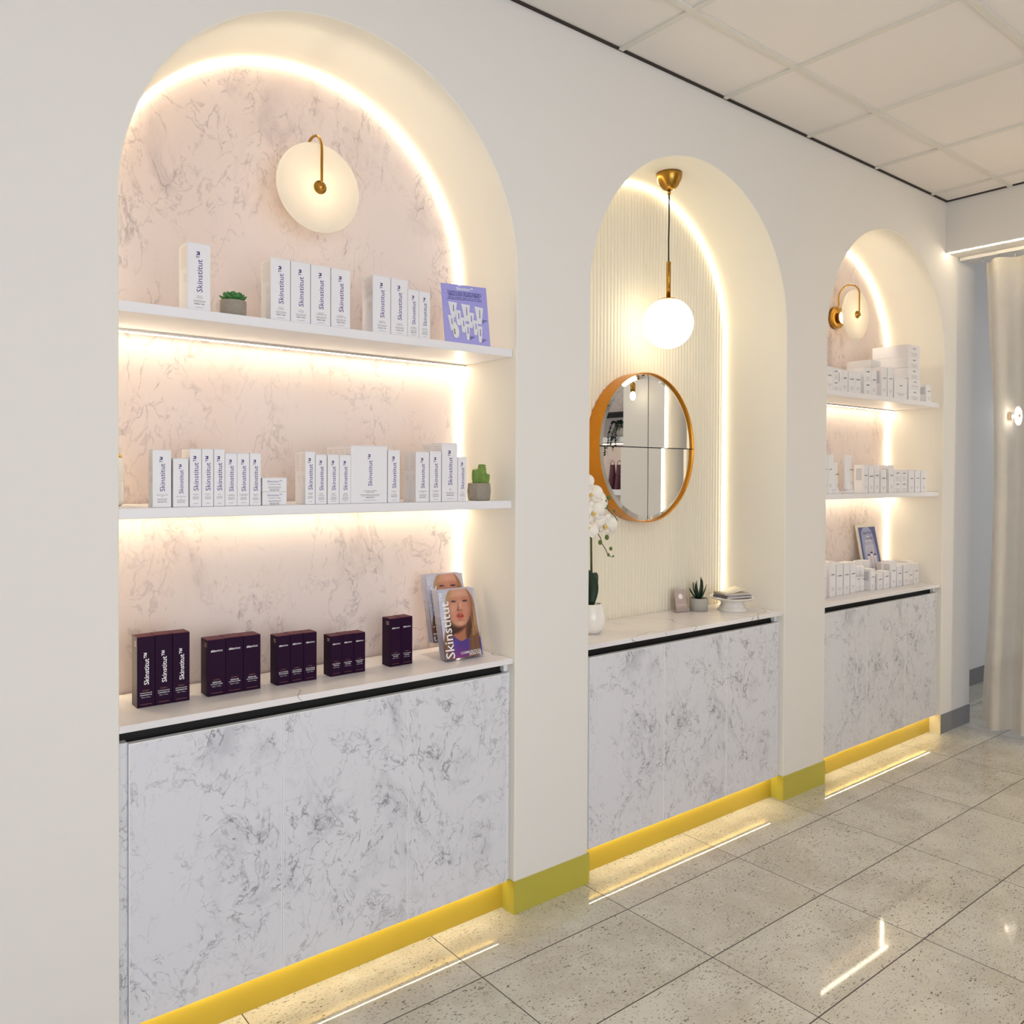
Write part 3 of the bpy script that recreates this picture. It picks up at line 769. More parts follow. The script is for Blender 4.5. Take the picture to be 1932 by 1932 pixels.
    P([(665, 606), (700, 588), (745, 586), (785, 606), (745, 620), (700, 620)], (62, 40, 40), 10); P([(872, 602), (915, 582), (960, 582), (995, 598), (955, 616), (910, 616)], (58, 34, 32), 10)
    G(745, 605, 16, 12, (104, 108, 120), .9, 4); G(938, 600, 15, 11, (74, 56, 54), .9, 4)
    # nose and mouth
    P([(792, 610), (806, 700), (775, 755), (800, 775), (840, 780), (840, 740), (818, 690)], (146, 88, 70), 22, .8)
    G(850, 690, 14, 70, (222, 170, 142), .9); G(848, 745, 26, 20, (206, 146, 120), .9)
    G(803, 768, 20, 9, (56, 26, 24), .95, 3); G(862, 766, 18, 9, (60, 28, 26), .95, 3)
    G(835, 800, 60, 16, (152, 92, 72), .6)
    P([(758, 870), (808, 814), (846, 832), (880, 814), (932, 880), (880, 932), (812, 934)], (192, 82, 66), 10)
    G(846, 905, 40, 12, (222, 112, 92), .7)
    P([(772, 874), (845, 852), (922, 882), (845, 894)], (88, 34, 34), 8); G(845, 868, 26, 6, (206, 190, 188), .7, 3)
    G(846, 955, 60, 14, (150, 88, 68), .6)
    # hair in front
    P([(680, 362), (600, 470), (580, 600), (604, 880), (634, 700), (640, 520), (700, 372)], (178, 142, 98), 16)
    P([(935, 362), (985, 440), (1040, 600), (1056, 800), (1090, 760), (1060, 560), (1000, 420)], (140, 98, 64), 14)
    P([(690, 352), (950, 340), (952, 382), (690, 396)], (224, 132, 84), 20, .8)
    return C
PORTRAIT = portrait_colours()
def print_mat():
    mt = bpy.data.materials.new('cover_photo_print'); nt, b = nodes(mt)
    a = nt.nodes.new('ShaderNodeVertexColor'); a.layer_name = 'ink'
    nt.links.new(a.outputs['Color'], b.inputs['Base Color']); b.inputs['Roughness'].default_value = .4
    return mt
M_PRINT = print_mat()
def portrait(parent, tl, tr, br, bl):
    nv, nu = PORTRAIT.shape[:2]; TL, TR, BR, BL = map(Vector, (tl, tr, br, bl)); n = (TR-TL).cross(BL-TL).normalized()*-.00012
    rows = []
    for j in range(nv):
        t = j/(nv-1); L_, R_ = TL.lerp(BL, t), TR.lerp(BR, t); rows.append([L_.lerp(R_, k/(nu-1))+n for k in range(nu)])
    g = MB(); g.grid(rows, M_PRINT, smooth=False); o = obj('cover_photo', g, parent=parent, recalc=False)
    at = o.data.color_attributes.new('ink', 'FLOAT_COLOR', 'POINT')
    vals = []
    for j in range(nv):
        for k in range(nu): vals.extend(lin(*PORTRAIT[j, k]))
    at.data.foreach_set('color', vals)
    return .0004
QC = ((430, 400), (1110, 370), (1265, 1590), (560, 1670))

# brochure holder: clear two-tier acrylic stand with booklets
hx0, hx1 = .993, 1.151
th = thing('brochure_holder', (1.07, .17, ZT+.0005), 'clear two tier acrylic brochure holder at the right end of the left counter', 'brochure holder')
def slab(mb, p, q, r, t, m):
    """parallelogram sheet p,q,r (p->q, q->r) of thickness t"""
    p, q, r = map(Vector, (p, q, r)); s = p+(r-q); n = (q-p).cross(r-q).normalized()*t
    mb.extrude([p, q, r, s], n, m)
zb = ZT+.0006
b = MB(); slab(b, (hx0, .085, zb+.0002), (hx1, .085, zb+.0002), (hx1, .245, zb+.0002), .002, M_ACRYL); obj('base_plate', b, parent=th)
def lean(y0, dy, z): return y0+dy*(z-zb)/.24
b = MB(); slab(b, (hx0, .150, zb+.004), (hx1, .150, zb+.004), (hx1, .222, zb+.225), .002, M_ACRYL); obj('back_plate', b, parent=th)
for (ya, za, hh) in ((.098, zb+.004, .075), (.168, zb+.048, .075)):
    b = MB()
    # front lip with a scooped middle
    pts = [(hx0, za), (hx1, za), (hx1, za+hh)]
    pts += [(hx1-.02, za+hh)]+[(hx1-.024-.004*math.sin(PI/2*k/4), za+hh-.012-(hh-.03)*k/4) for k in range(5)]
    pts += [(hx0+.034-.006*k/4, za+.022+(hh-.034)*k/4) for k in range(5)]+[(hx0+.012, za+hh), (hx0, za+hh)]
    b.extrude([(x, lean(ya, .07, z)-.0, z) for x, z in pts], (0, -.002, 0), M_ACRYL); obj('front_lip', b, parent=th)
    for xs in (hx0, hx1-.002):
        b = MB(); pp = [(ya-.002, za), (ya+.038, za), (ya+.052, za+hh*.95), (ya+.02, za+hh)]
        b.extrude([(xs, y, z) for y, z in pp], (.002, 0, 0), M_ACRYL); obj('side_cheek', b, parent=th)
    b = MB(); slab(b, (hx0, ya-.002, za), (hx1, ya-.002, za), (hx1, ya+.038, za), .002, M_ACRYL); obj('tier_floor', b, parent=th)
BH = .216
for tier, (ya, za) in enumerate(((.100, zb+.0065), (.170, zb+.0505))):
    for k in range(6):
        y0 = ya+.0062*(5-k)+.0005
        x0 = hx0+.0032+.0006*(5-k); x1 = x0+.1475
        dy = .052
        t = thing('booklet', (x0, y0, za), '', 'booklet', 'booklets in the brochure holder')
        where = ('front', 'back')[tier]
        t['label'] = ('booklet with a portrait cover facing out of the %s tier of the clear holder' % where) if k == 5 else ('%s booklet behind the portrait cover in the %s tier of the holder' % (('rearmost', 'fifth', 'fourth', 'third', 'second')[k], where))
        b = MB(); slab(b, (x0, y0, za), (x1, y0, za), (x1, y0+dy, za+BH), -.0034, mat('booklet_paper', lin(214, 210, 222), .5))
        # darker printed spine edge
        pg = obj('pages', b, parent=t)
        c = MB()
        tl, tr, br, bl = (x0, y0+dy-.0036, za+BH), (x1, y0+dy-.0036, za+BH), (x1, y0-.0036, za), (x0, y0-.0036, za)
        f = sheet_map(tl, tr, br, bl, QC)
        if k == 5:
            top = portrait(t, tl, tr, br, bl)
            text_px(c, f, 'Skinstitut', (655, 1645), (545, 605), 90, M_WTXT, top+.0002, .006)
            text_px(c, f, 'TM', (500, 592), (482, 452), 46, M_WTXT, top+.0002, .004)
            text_px(c, f, 'COSMECEUTICAL', (845, 1558), (1235, 1500), 28, M_WTXT, top+.0002, .01)
            text_px(c, f, 'SKINCARE', (1010, 1578), (1240, 1546), 28, M_WTXT, top+.0002, .01)
        else:
            c.face([f(431, 401, .0001), f(1109, 371, .0001), f(1264, 1589, .0001), f(561, 1669, .0001)], col(186, 186, 206))
        obj('cover', c, parent=t, recalc=False)
        if True:
            e = MB()
            for q in range(2):
                z0_, z1_ = (.0, .50) if q == 0 else (.5, .62)
                e.face([Vector((x0-.0002, y0+dy*z0_-.0034, za+BH*z0_)), Vector((x0-.0002, y0+dy*z0_, za+BH*z0_)), Vector((x0-.0002, y0+dy*z1_, za+BH*z1_)), Vector((x0-.0002, y0+dy*z1_-.0034, za+BH*z1_))], col(96, 66, 52) if q == 0 else col(140, 128, 136))
            obj('printed_edge', e, parent=t, recalc=False)

# lavender card on the upper shelf
t = thing('display_card', (1.03, .04, z1), 'lavender display card showing white tubes at the right end of the upper left shelf', 'card')
tl, tr, br, bl = (.944, .056, 2.043), (1.120, .056, 2.056), (1.120, .030, z1+.0003), (.944, .030, z1+.0003)
tl = (.944, .056, 2.046); tr = (1.120, .056, 2.054)
b = MB(); b.extrude([tl, tr, br, bl], (0, .0016, 0), M_LAV); obj('card_sheet', b, parent=t)
f = sheet_map(tl, tr, br, bl, ((180, 190), (1320, 265), (1475, 1890), (290, 1760)))
c = MB()
c.face([f(x, y, .0002) for x, y in ((185, 195), (1318, 270), (1345, 600), (1380, 1140), (900, 1000), (250, 800), (225, 820))], col(158, 156, 224))
tubes = [((360, 680), (578, 712), (545, 1120), (430, 1060)), ((685, 732), (908, 768), (885, 1215), (780, 1200)), ((1028, 790), (1254, 832), (1225, 1285), (1110, 1260)),
         ((530, 905), (672, 925), (690, 1330), (590, 1320)), ((850, 955), (1022, 985), (990, 1390), (905, 1380)), ((345, 1050), (510, 1075), (490, 1470), (430, 1470)),
         ((670, 1105), (800, 1125), (800, 1520), (715, 1510)), ((990, 1170), (1125, 1190), (1115, 1585), (1030, 1575)), ((780, 1275), (912, 1290), (908, 1720), (840, 1715)), ((1110, 1325), (1240, 1345), (1235, 1780), (1155, 1770))]
for sx, sy in ((1240, 1150), (920, 1610), (1240, 1680)):
    c.face([f(sx, sy, .0003), f(sx+150, sy+20, .0003), f(sx, sy+115, .0003)], col(112, 110, 168))
for k, q in enumerate(tubes):
    l = .0004+.0001*k
    (a0, a1), (b0, b1), (c0, c1), (d0, d1) = q
    c.face([f(x, y, l) for x, y in ((a0, a1), (b0, b1), (c0*.96+b0*.04, c1*.93+b1*.07), (c0, c1-18), (c0-14, c1), (d0+14, d1), (d0, d1-18))], col(222, 222, 230))
    mx = (a0*.35+b0*.65)*.55+(c0+d0)/2*.45
    c.face([f(x, y, l+.00005) for x, y in ((mx-16, a1+90), (mx+2, a1+92), (mx+14, c1-170), (mx-8, c1-172))], col(110, 98, 150))
c.face([f(x, y, .0016) for x, y in smoothpoly([(500, 1240), (550, 1240), (560, 1300), (610, 1370), (640, 1480), (630, 1640), (570, 1675), (500, 1640), (470, 1370), (500, 1310)], 1)], col(226, 226, 224))
c.face([f(x, y, .0017) for x, y in ((505, 1420), (525, 1424), (545, 1570), (522, 1568))], col(60, 52, 80))
text_px(c, f, 'Skinstitut\u2122', (560, 318), (975, 340), 50, M_WTXT, .0006, .01)
for k, (a, b_, s) in enumerate((((335, 405), (1190, 462), 'Transform your skin with Australia\u2019s'), ((340, 455), (1200, 508), 'range of cosmetic skincare designed to'), ((370, 502), (1170, 548), 'enhance your treatment results.'))):
    text_px(c, f, s, a, b_, 30, col(66, 60, 120), .0006, .012)
for k, (a, b_, s) in enumerate((((355, 560), (1215, 612), 'Take your treatment results to the next level with a'), ((345, 602), (1222, 658), 'personalised skincare plan from one of our experts.'))):
    text_px(c, f, s, a, b_, 20, col(66, 60, 120), .0006, .012)
obj('printed_front', c, parent=t, recalc=False)

# ------------------------------------------------------------------ plants on the shelves
def leaf(mb, base, tip, width, up=(0, 0, 1), bend=.0, m=None, n=6, cup=.25, round_=False):
    base, tip = Vector(base), Vector(tip); d = tip-base; L_ = d.length; t = d.normalized()
    s = t.cross(Vector(up))
    if s.length < 1e-4: s = t.orthogonal()
    s.normalize(); nn = s.cross(t).normalized()
    rows = []
    for k in range(n+1):
        v = k/n
        wd = width*(math.sin(PI*min(1, v*.92+.06))**(.55 if round_ else .8))*(1 if round_ else (1-.55*v))
        c = base+d*v+nn*(bend*L_*math.sin(PI*v))
        rows.append([c-s*wd+nn*cup*wd, c, c+s*wd+nn*cup*wd])
    mb.grid(rows, m)
# rosette succulent
px, py = .302, .085
t = thing('potted_succulent', (px, py, z1), 'rosette succulent in a round concrete pot on the upper left shelf', 'plant', 'small potted plants')
b = MB(); b.lathe([(.0300, 0), (.0325, .001), (.0335, .02), (.0335, .044), (.0330, .046), (.0300, .046), (.0295, .041)], (px, py, z1), M_CONC, 36); obj('pot', b, parent=t)
b = MB(); b.lathe([(.0005, .0405), (.0293, .0405)], (px, py, z1), M_SOIL, 24); obj('soil', b, parent=t)
for ring, (n, r, h, wd) in enumerate(((7, .036, .016, .014), (7, .028, .024, .0135), (6, .018, .028, .011), (4, .009, .028, .007))):
    for k in range(n):
        a = 2*PI*(k+.5*ring)/n+.2
        b = MB(); leaf(b, (px+.004*math.cos(a), py+.004*math.sin(a), z1+.041), (px+r*math.cos(a), py+r*math.sin(a), z1+.041+h), wd, bend=-.12, m=M_LEAF, cup=.3, round_=True)
        obj('leaf', b, parent=t, solid=.0018)
# cactus
px, py = 1.122, .092
t = thing('potted_cactus', (px, py, z2), 'branching green cactus in an angular concrete pot on the lower left shelf', 'plant', 'small potted plants')
b = MB(); b.lathe([(.030, 0), (.0365, .001), (.0395, .030), (.037, .0555), (.034, .057), (.031, .057), (.030, .050)], (px, py, z2), M_CONC, 8, smooth=False); obj('pot', b, parent=t)
b = MB(); b.lathe([(.0005, .050), (.031, .050)], (px, py, z2), M_SOIL, 16); obj('soil', b, parent=t)
def branch(p0, p1, r):
    b = MB(); n = 9; p0, p1 = Vector(p0), Vector(p1)
    b.tube([p0.lerp(p1, k/n) for k in range(n+1)], [r*(.55+.45*math.sin(PI*min(1, .25+.75*k/n)*.98)) for k in range(n+1)], M_CACT, 12)
    for k in range(11):
        for j in range(8):
            a = 2*PI*(j+.5*(k % 2))/8; c = p0.lerp(p1, k/10.5); rr = r*(.55+.45*math.sin(PI*min(1, .25+.75*k/10.5)*.98))
            d = (p1-p0).normalized(); u = d.orthogonal().normalized(); v = d.cross(u)
            o = u*math.cos(a)+v*math.sin(a)
            b.ball(c+o*rr*.95, .0034, m=M_CACT, seg=6, rings=4)
    obj('cactus_branch', b, parent=t)
zt_ = z2+.050
branch((px-.004, py, zt_), (px-.017, py-.004, zt_+.052), .0150)
branch((px+.006, py-.002, zt_), (px+.012, py, zt_+.068), .0160)
branch((px+.002, py-.012, zt_), (px-.004, py-.018, zt_+.032), .0125)
branch((px+.012, py-.010, zt_), (px+.024, py-.012, zt_+.036), .0115)

# white bottle at the left end of the lower shelf
px, py = .0335, .205
t = thing('ceramic_dispenser', (px, py, z2), 'white two part dispenser with a gold lever half hidden by the left wall edge', 'dispenser')
b = MB(); b.lathe([(.018, 0), (.024, .004), (.0265, .014), (.0265, .062), (.0255, .064)], (px, py, z2), M_CERAM, 32); obj('lower_body', b, parent=t)
b = MB(); b.lathe([(.0245, .0645), (.0245, .066), (.0252, .068), (.0252, .112), (.0225, .122), (.012, .127), (.0005, .127)], (px, py, z2), M_CERAM, 32); obj('upper_body', b, parent=t)
b = MB(); b.box(-.001, .040, -.006, .006, -.003, .003, M_BRASS, .001, xf=Matrix.Translation((px-.012, py, z2+.150)) @ Matrix.Rotation(math.radians(38), 4, 'Y')); b.tube([(px-.012, py, z2+.126), (px-.012, py, z2+.150)], .004, M_BRASS); obj('gold_lever', b, parent=t)

# ------------------------------------------------------------------ sconces
def sconce(cx, zc_, yw, label, k=1.0, group='disc wall sconces', disc=None):
    t = thing('wall_sconce', (cx, yw, zc_), label, 'wall lamp', group)
    b = MB(); b.lathe([(.0005, 0), (.060*k, 0), (.060*k, -.026*k), (.057*k, -.029*k), (.0005, -.029*k)], (cx, yw, zc_), M_BRASS, 40, 'Y'); obj('wall_plate', b, parent=t)
    b = MB(); b.lathe([(.022*k, -.0295*k), (.030*k, -.034*k), (.036*k, -.046*k), (.038*k, -.052*k), (.036*k, -.052*k), (.028*k, -.040*k), (.0005, -.034*k)], (cx, yw, zc_-.004*k), M_BRASS, 32, 'Y'); obj('bulb_cup', b, parent=t)
    b = MB(); b.ball((cx, yw-.050*k, zc_-.004*k), .024*k, .016*k, .024*k, M_BULB); obj('bulb', b, parent=t)
    yd = yw-.124*k
    r = .0625*k; zt = zc_+.1075*k
    pts = [(cx, yw-.025*k, zc_+.046*k)]+[(cx, yw-.027*k, zc_+.046*k+(zt-zc_-.046*k)*j/5) for j in range(1, 6)]
    ym = (yw-.027*k+yd-.020*k)/2; rr = (yw-.027*k)-ym
    pts += [(cx, ym+rr*math.cos(PI*j/14), zt+rr*math.sin(PI*j/14)*1.0) for j in range(1, 15)]
    pts += [(cx, yd-.020*k, zt+(zc_-zt)*j/6) for j in range(1, 7)]
    b = MB(); b.tube(pts, .0042*k, M_BRASS, 10); obj('curved_arm', b, parent=t)
    b = MB(); b.lathe([(.0005, .006*k), (.128*k, .006*k), (.132*k, .0035*k), (.132*k, -.0035*k), (.128*k, -.006*k), (.0005, -.006*k)], (cx, yd, zc_), disc or M_ALAB, 64, 'Y'); obj('alabaster_disc', b, parent=t)
    b = MB(); b.lathe([(.0005, -.0065*k), (.020*k, -.0065*k), (.020*k, -.011*k), (.011*k, -.012*k), (.011*k, -.022*k), (.009*k, -.024*k), (.0005, -.024*k)], (cx, yd, zc_), M_BRASS, 28, 'Y'); obj('disc_hub', b, parent=t)
    return t
sconce(NX[0]+RAD, 2.303, DEP, 'disc wall lamp with a curved brass arm in the left niche')
sconce(NX[2]+RAD+.012, 2.3085, DEP, 'disc wall lamp in the far niche, its bulb visible behind the disc')
sconce(6.150, 1.893, .36, 'small glowing disc lamp showing through the curtain at the right edge', .52, disc=emit('lit_glass_disc', (1, .88, .68), 16))

# ------------------------------------------------------------------ middle niche: pendant and mirror
px, py = 2.150, .172
zg = 2.0770
ztop = SPRS[1]+math.sqrt(RAD**2-(px-NX[1]-RAD)**2)
t = thing('pendant_light', (px, py, ztop), 'globe pendant lamp hanging from the top of the middle arch', 'pendant lamp')
b = MB(); b.lathe([(.0005, -.001), (.053, -.001), (.0535, -.012), (.049, -.030), (.038, -.052), (.024, -.066), (.012, -.071), (.0005, -.071)], (px, py, ztop), M_BRASS, 40); obj('ceiling_cup', b, parent=t)
b = MB(); b.lathe([(.0005, -.071), (.0065, -.071), (.0065, -.087), (.0005, -.087)], (px, py, ztop), M_BRASS, 20); obj('cord_grip', b, parent=t)
b = MB(); b.tube([(px, py, ztop-.086), (px+.001, py, 2.50), (px-.001, py, 2.42), (px, py, 2.330)], .0032, M_CORD, 10); obj('cord', b, parent=t)
b = MB(); b.lathe([(.0005, 0), (.0095, 0), (.0095, .150), (.0070, .153), (.0005, .153)], (px, py, zg+.1025), M_BRASS, 24); obj('brass_stem', b, parent=t)
b = MB(); b.lathe([(.0005, .1045), (.026, .1035), (.046, .096), (.0462, .0945), (.0005, .0945)], (px, py, zg), M_BRASS, 32); obj('globe_cap', b, parent=t)
b = MB(); b.ball((px, py, zg), .1035, m=M_GLOBE, seg=48, rings=32); obj('glass_globe', b, parent=t)

mx_, mz, ra, rb = 2.1385, 1.5650, .2960, .3160
yf = .262; yb = DEPS[1]-.009
t = thing('wall_mirror', (mx_, yb, mz), 'round gold rimmed mirror split in four panes on the fluted panel', 'mirror')
def ring(rx, rz, y, n=96): return [(mx_+rx*math.cos(2*PI*k/n), y, mz+rz*math.sin(2*PI*k/n)) for k in range(n+1)]
b = MB(); th_ = .0032
b.grid([ring(ra, rb, yb), ring(ra, rb, yf), ring(ra-th_, rb-th_, yf), ring(ra-th_, rb-th_, yb), ring(ra, rb, yb)], M_MGOLD, smooth=False)
obj('gold_rim', b, parent=t)
ym = yf+.006
b = MB(); b.face([(x, ym+.008, z) for x, y, z in ring(ra-th_, rb-th_, 0)[:-1]], M_BLACK); obj('backing', b, parent=t)
tilts = {(-1, 1): (.000, .000), (1, 1): (.0000, .000), (-1, -1): (.003, .0008), (1, -1): (.004, -.0006)}
for (sx, sz), (ax, az) in tilts.items():
    b = MB(); n = 24; g = .0019
    def arc(rx, rz, g_):
        out = []
        for k in range(n+1):
            a = PI/2*k/n
            out.append((max(rx*math.cos(a), g_)*sx, max(rz*math.sin(a), g_)*sz))
        return out
    inn = arc(ra-.026, rb-.026, g); outr = arc(ra-th_-.001, rb-th_-.001, g)
    def at(x, z, d): return (mx_+x, ym+d+ax*x*0+az*z*0+(.004*0), mz+z)
    def at(x, z, d): return (mx_+x, ym+d+ax*x*1.0+az*z, mz+z)
    cen = (g*sx, g*sz)
    b.face([at(*cen, 0)]+[at(x, z, 0) for x, z in inn], M_MIRR)
    b.grid([[at(x, z, 0) for x, z in inn], [at(x, z, .0042) for x, z in outr]], M_MIRR, smooth=False)
    obj('mirror_pane', b, parent=t)

# ------------------------------------------------------------------ middle counter
px, py = 1.716, .176
t = thing('potted_orchid', (px, py, zc), 'white orchid in a rounded white pot at the left of the middle counter', 'plant')
b = MB(); b.lathe([(.034, 0), (.040, .002), (.052, .022), (.0595, .048), (.057, .075), (.047, .102), (.0425, .112), (.0405, .113), (.0385, .110), (.042, .095)], (px, py, zc), M_CERAM, 44); obj('pot', b, parent=t)
b = MB(); b.lathe([(.0005, .102), (.041, .100)], (px, py, zc), M_SOIL, 24); obj('soil', b, parent=t)
sx = px+.004
b = MB(); b.tube([(sx, py, zc+.10), (sx+.001, py, zc+.22), (sx-.004, py-.002, zc+.36), (sx-.018, py-.004, zc+.47), (sx-.040, py-.008, zc+.53)], [.0055, .0048, .004, .003, .002], M_STEM, 10)
b.tube([(sx-.004, py-.002, zc+.375), (sx+.020, py-.006, zc+.392), (sx+.048, py-.010, zc+.388)], .0018, M_STEM, 8)
obj('flower_stem', b, parent=t)
for dx, dy, tz, wd, tx in ((-.010, -.034, .13, .036, -.008), (-.05, -.03, .15, .034, -.06), (-.03, .05, .13, .03, -.03)):
    b = MB(); leaf(b, (px+dx*.2, py+dy*.2, zc+.104), (px+tx, py+dy, zc+.104+tz), wd, bend=.15, m=M_LEAFD, cup=.2, round_=True, n=10); obj('leaf', b, parent=t, solid=.002)
view = (Vector(CAM)-Vector((px, py, zc+.45))).normalized()
def flower(c, s, face, spin=0):
    c = Vector(c); n = Vector(face).normalized(); u = n.cross(Vector((0, 0, 1))).normalized(); v = u.cross(n).normalized()
    b = MB()
    for a, L_, wd in ((90, 1.0, .36), (210, .95, .36), (330, .95, .36), (25, 1.05, .62), (155, 1.05, .62)):
        a = math.radians(a+spin); d = u*math.cos(a)+v*math.sin(a)
        leaf(b, c+d*s*.05+n*.001*(wd > .5), c+d*s*L_+n*s*.16, wd*s, up=n, bend=.10, m=M_PETAL, cup=.16, round_=True, n=8)
    o = obj('blossom', b, parent=t, solid=.0008)
    l = MB(); l.ball(c+n*s*.12, s*.13, m=M_LIP, seg=10, rings=6); leaf(l, c+n*s*.1, c+n*s*.38-v*s*.22, s*.16, up=n, bend=.2, m=M_LIP, cup=.5, round_=True)
    obj('lip', l, parent=o)
F_ = [((1.688, .150, 1.372), .046, (-.5, -.8, .1), 0), ((1.738, .160, 1.352), .044, (.1, -.8, .35), 25), ((1.690, .140, 1.304), .048, (-.35, -1, -.1), -15), ((1.778, .165, 1.252), .050, (-.3, -.9, -.25), 10), ((1.668, .150, 1.245), .046, (-.2, -.9, .5), 40), ((1.650, .15, 1.42), .040, (-.6, -.8, 0), 5)]
for a in F_: flower(*a)
def sprig(pts, buds):
    b = MB(); b.tube(pts, .0016, M_STEM, 6); o = obj('bud_sprig', b, parent=t)
    for p, r in buds:
        q = MB(); q.ball(p, r, r*.9, r*1.15, M_BUD, 12, 8); obj('bud', q, parent=o)
sprig([(1.722, .150, 1.232), (1.745, .152, 1.206), (1.752, .152, 1.185), (1.775, .153, 1.160), (1.786, .153, 1.140), (1.806, .153, 1.130)], [((1.741, .150, 1.190), .0085), ((1.777, .150, 1.208), .009), ((1.786, .150, 1.140), .006), ((1.799, .150, 1.163), .0068), ((1.812, .150, 1.133), .004)])
sprig([(1.752, .160, 1.325), (1.790, .165, 1.318), (1.815, .165, 1.300), (1.838, .166, 1.285), (1.850, .166, 1.272)], [((1.772, .155, 1.344), .008), ((1.793, .158, 1.360), .0088), ((1.781, .155, 1.326), .007), ((1.828, .162, 1.308), .0055), ((1.843, .162, 1.272), .004), ((1.866, .164, 1.288), .003)])

# card stand
def rz_xf(c, a): return Matrix.Translation(c) @ Matrix.Rotation(a, 4, 'Z')
X = rz_xf((2.374, .282, zc), math.radians(-16))
t = thing('card_stand', (2.374, .282, zc), 'small clear acrylic stand left of the spiky plant on the middle counter', 'card stand')
def P_(x, y, z): return X @ Vector((x, y, z))
b = MB(); b.extrude([P_(-.038, -.022, .0005), P_(.050, -.022, .0005), P_(.050, .022, .0005), P_(-.038, .022, .0005)], (0, 0, .002), M_ACRYL); obj('stand_base', b, parent=t)
b = MB(); b.extrude([P_(-.038, -.022, .003), P_(.050, -.022, .003), P_(.050, -.022, .022), P_(-.038, -.022, .022)], P_(0, -.002, 0)-P_(0, 0, 0), M_ACRYL); obj('front_lip', b, parent=t)
b = MB(); b.extrude([P_(-.038, .006, .003), P_(.050, .006, .003), P_(.050, .020, .055), P_(-.038, .020, .055)], P_(0, .002, 0)-P_(0, 0, 0), M_ACRYL); obj('back_plate', b, parent=t)
for k in range(2):
    x0, x1 = (-.031, .026) if k == 0 else (-.027, .032)
    y0 = -.016+.007*k; yt = .008+.007*k; h = .098-.0*k
    if k: h = .094
    c = thing('business_card', P_(x0, y0, .003), 'front taupe card with a white dot in the clear stand' if k == 0 else 'rear taupe card showing past the front card in the clear stand', 'card', 'cards in the clear stand')
    b = MB(); pts = [P_(x0, y0, .003), P_(x1, y0, .003), P_(x1, yt, h), P_(x0, yt, h)]
    b.extrude(pts, P_(0, .0012, 0)-P_(0, 0, 0), M_TAUPE); obj('card_sheet', b, parent=c)
    if k == 0:
        f = sheet_map(pts[3], pts[2], pts[1], pts[0], ((0, 0), (57, 0), (57, 95), (0, 95)))
        d = MB(); d.face([f(*q, .0004) for q in ell(30, 30, 15, 15, 28)], col(190, 172, 166)); d.face([f(*q, .0006) for q in ell(30, 30, 10.5, 10.5, 28)], M_WTXT)
        text_px(d, f, 'CLAIR SKIN STUDIO', (12, 68), (48, 66), 3, M_WTXT, .0005) if False else quad(d, (f(30, 66, .0005)), (f(57, 66)-f(0, 66)).normalized(), (f(30, 0)-f(30, 95)).normalized(), .038, .0011, M_WTXT)
        obj('printed_dot', d, parent=c, recalc=False)

# spiky succulent
px, py = 2.470, .258
t = thing('potted_aloe', (px, py, zc), 'spiky dark aloe in a pale round concrete pot on the middle counter', 'plant', 'small potted plants')
b = MB(); b.lathe([(.0375, 0), (.0395, .0015), (.0410, .055), (.0400, .0565), (.0365, .0565), (.036, .049)], (px, py, zc), M_CONC2, 40); obj('pot', b, parent=t)
b = MB(); b.lathe([(.0005, .049), (.0365, .049)], (px, py, zc), M_SOIL, 24); obj('soil', b, parent=t)
for k in range(16):
    a = 2.4*k; r = .010+.044*((k*5) % 16)/16; h = .100-.056*((k*5) % 16)/16+random.uniform(-.006, .006)
    b = MB(); leaf(b, (px+.004*math.cos(a), py+.004*math.sin(a), zc+.048), (px+r*math.cos(a), py+r*math.sin(a), zc+.050+h), .0085, bend=-.10, m=M_LEAFD, cup=.5); obj('leaf', b, parent=t, solid=.0016)

# cake stand with booklets
px, py = 2.606, .178
t = thing('cake_stand', (px, py, zc), 'white fluted pedestal dish at the right end of the middle counter', 'pedestal dish')
b = MB(); n = 72
prof = [(.066, 0), (.067, .004), (.058, .010), (.051, .022), (.049, .032), (.054, .042), (.060, .046)]
rows = []
for r, h in prof:
    rows.append([(px+r*(1+(.03*math.cos(24*2*PI*k/n) if .004 < h < .046 else 0))*math.cos(2*PI*k/n), py+r*(1+(.03*math.cos(24*2*PI*k/n) if .004 < h < .046 else 0))*math.sin(2*PI*k/n), zc+h) for k in range(n+1)])
b.grid(rows, M_CERAM); obj('fluted_foot', b, parent=t)
b = MB(); b.lathe([(.0005, .0465), (.060, .0465), (.090, .050), (.1035, .058), (.105, .061), (.1025, .061), (.088, .0545), (.0005, .0535)], (px, py, zc), M_CERAM, 64); obj('dish', b, parent=t)
zz = zc+.0565
for k, (w_, d_, h_, a, mm, lab, ox, oy) in enumerate((
    (.140, .098, .011, -14, mat('slate_cover', lin(112, 110, 122), .5), 'dark grey booklet at the bottom of the pile on the white pedestal dish', 0, 0),
    (.132, .094, .004, -11, mat('lilac_cover', lin(168, 160, 170), .5), 'thin lilac booklet second from the bottom on the pedestal dish', .002, .002),
    (.130, .094, .007, -18, mat('greige_cover', lin(186, 172, 152), .5), 'greige booklet second from the top on the pedestal dish', -.002, .004))):
    c = thing('booklet', (px+ox, py+oy, zz), lab, 'booklet', 'booklets on the pedestal dish')
    xf = rz_xf((px+ox, py+oy, zz), math.radians(a))
    b = MB(); b.box(-w_/2, w_/2, -d_/2, d_/2, 0, h_, mm, .0008, xf=xf); obj('cover', b, parent=c)
    b = MB(); b.box(-w_/2+.002, w_/2+.0004, -d_/2-.0004, d_/2+.0004, h_*.2, h_*.8, mat('page_edges', lin(206, 200, 200), .7), xf=xf); obj('pages', b, parent=c)
    zz += h_+.0004
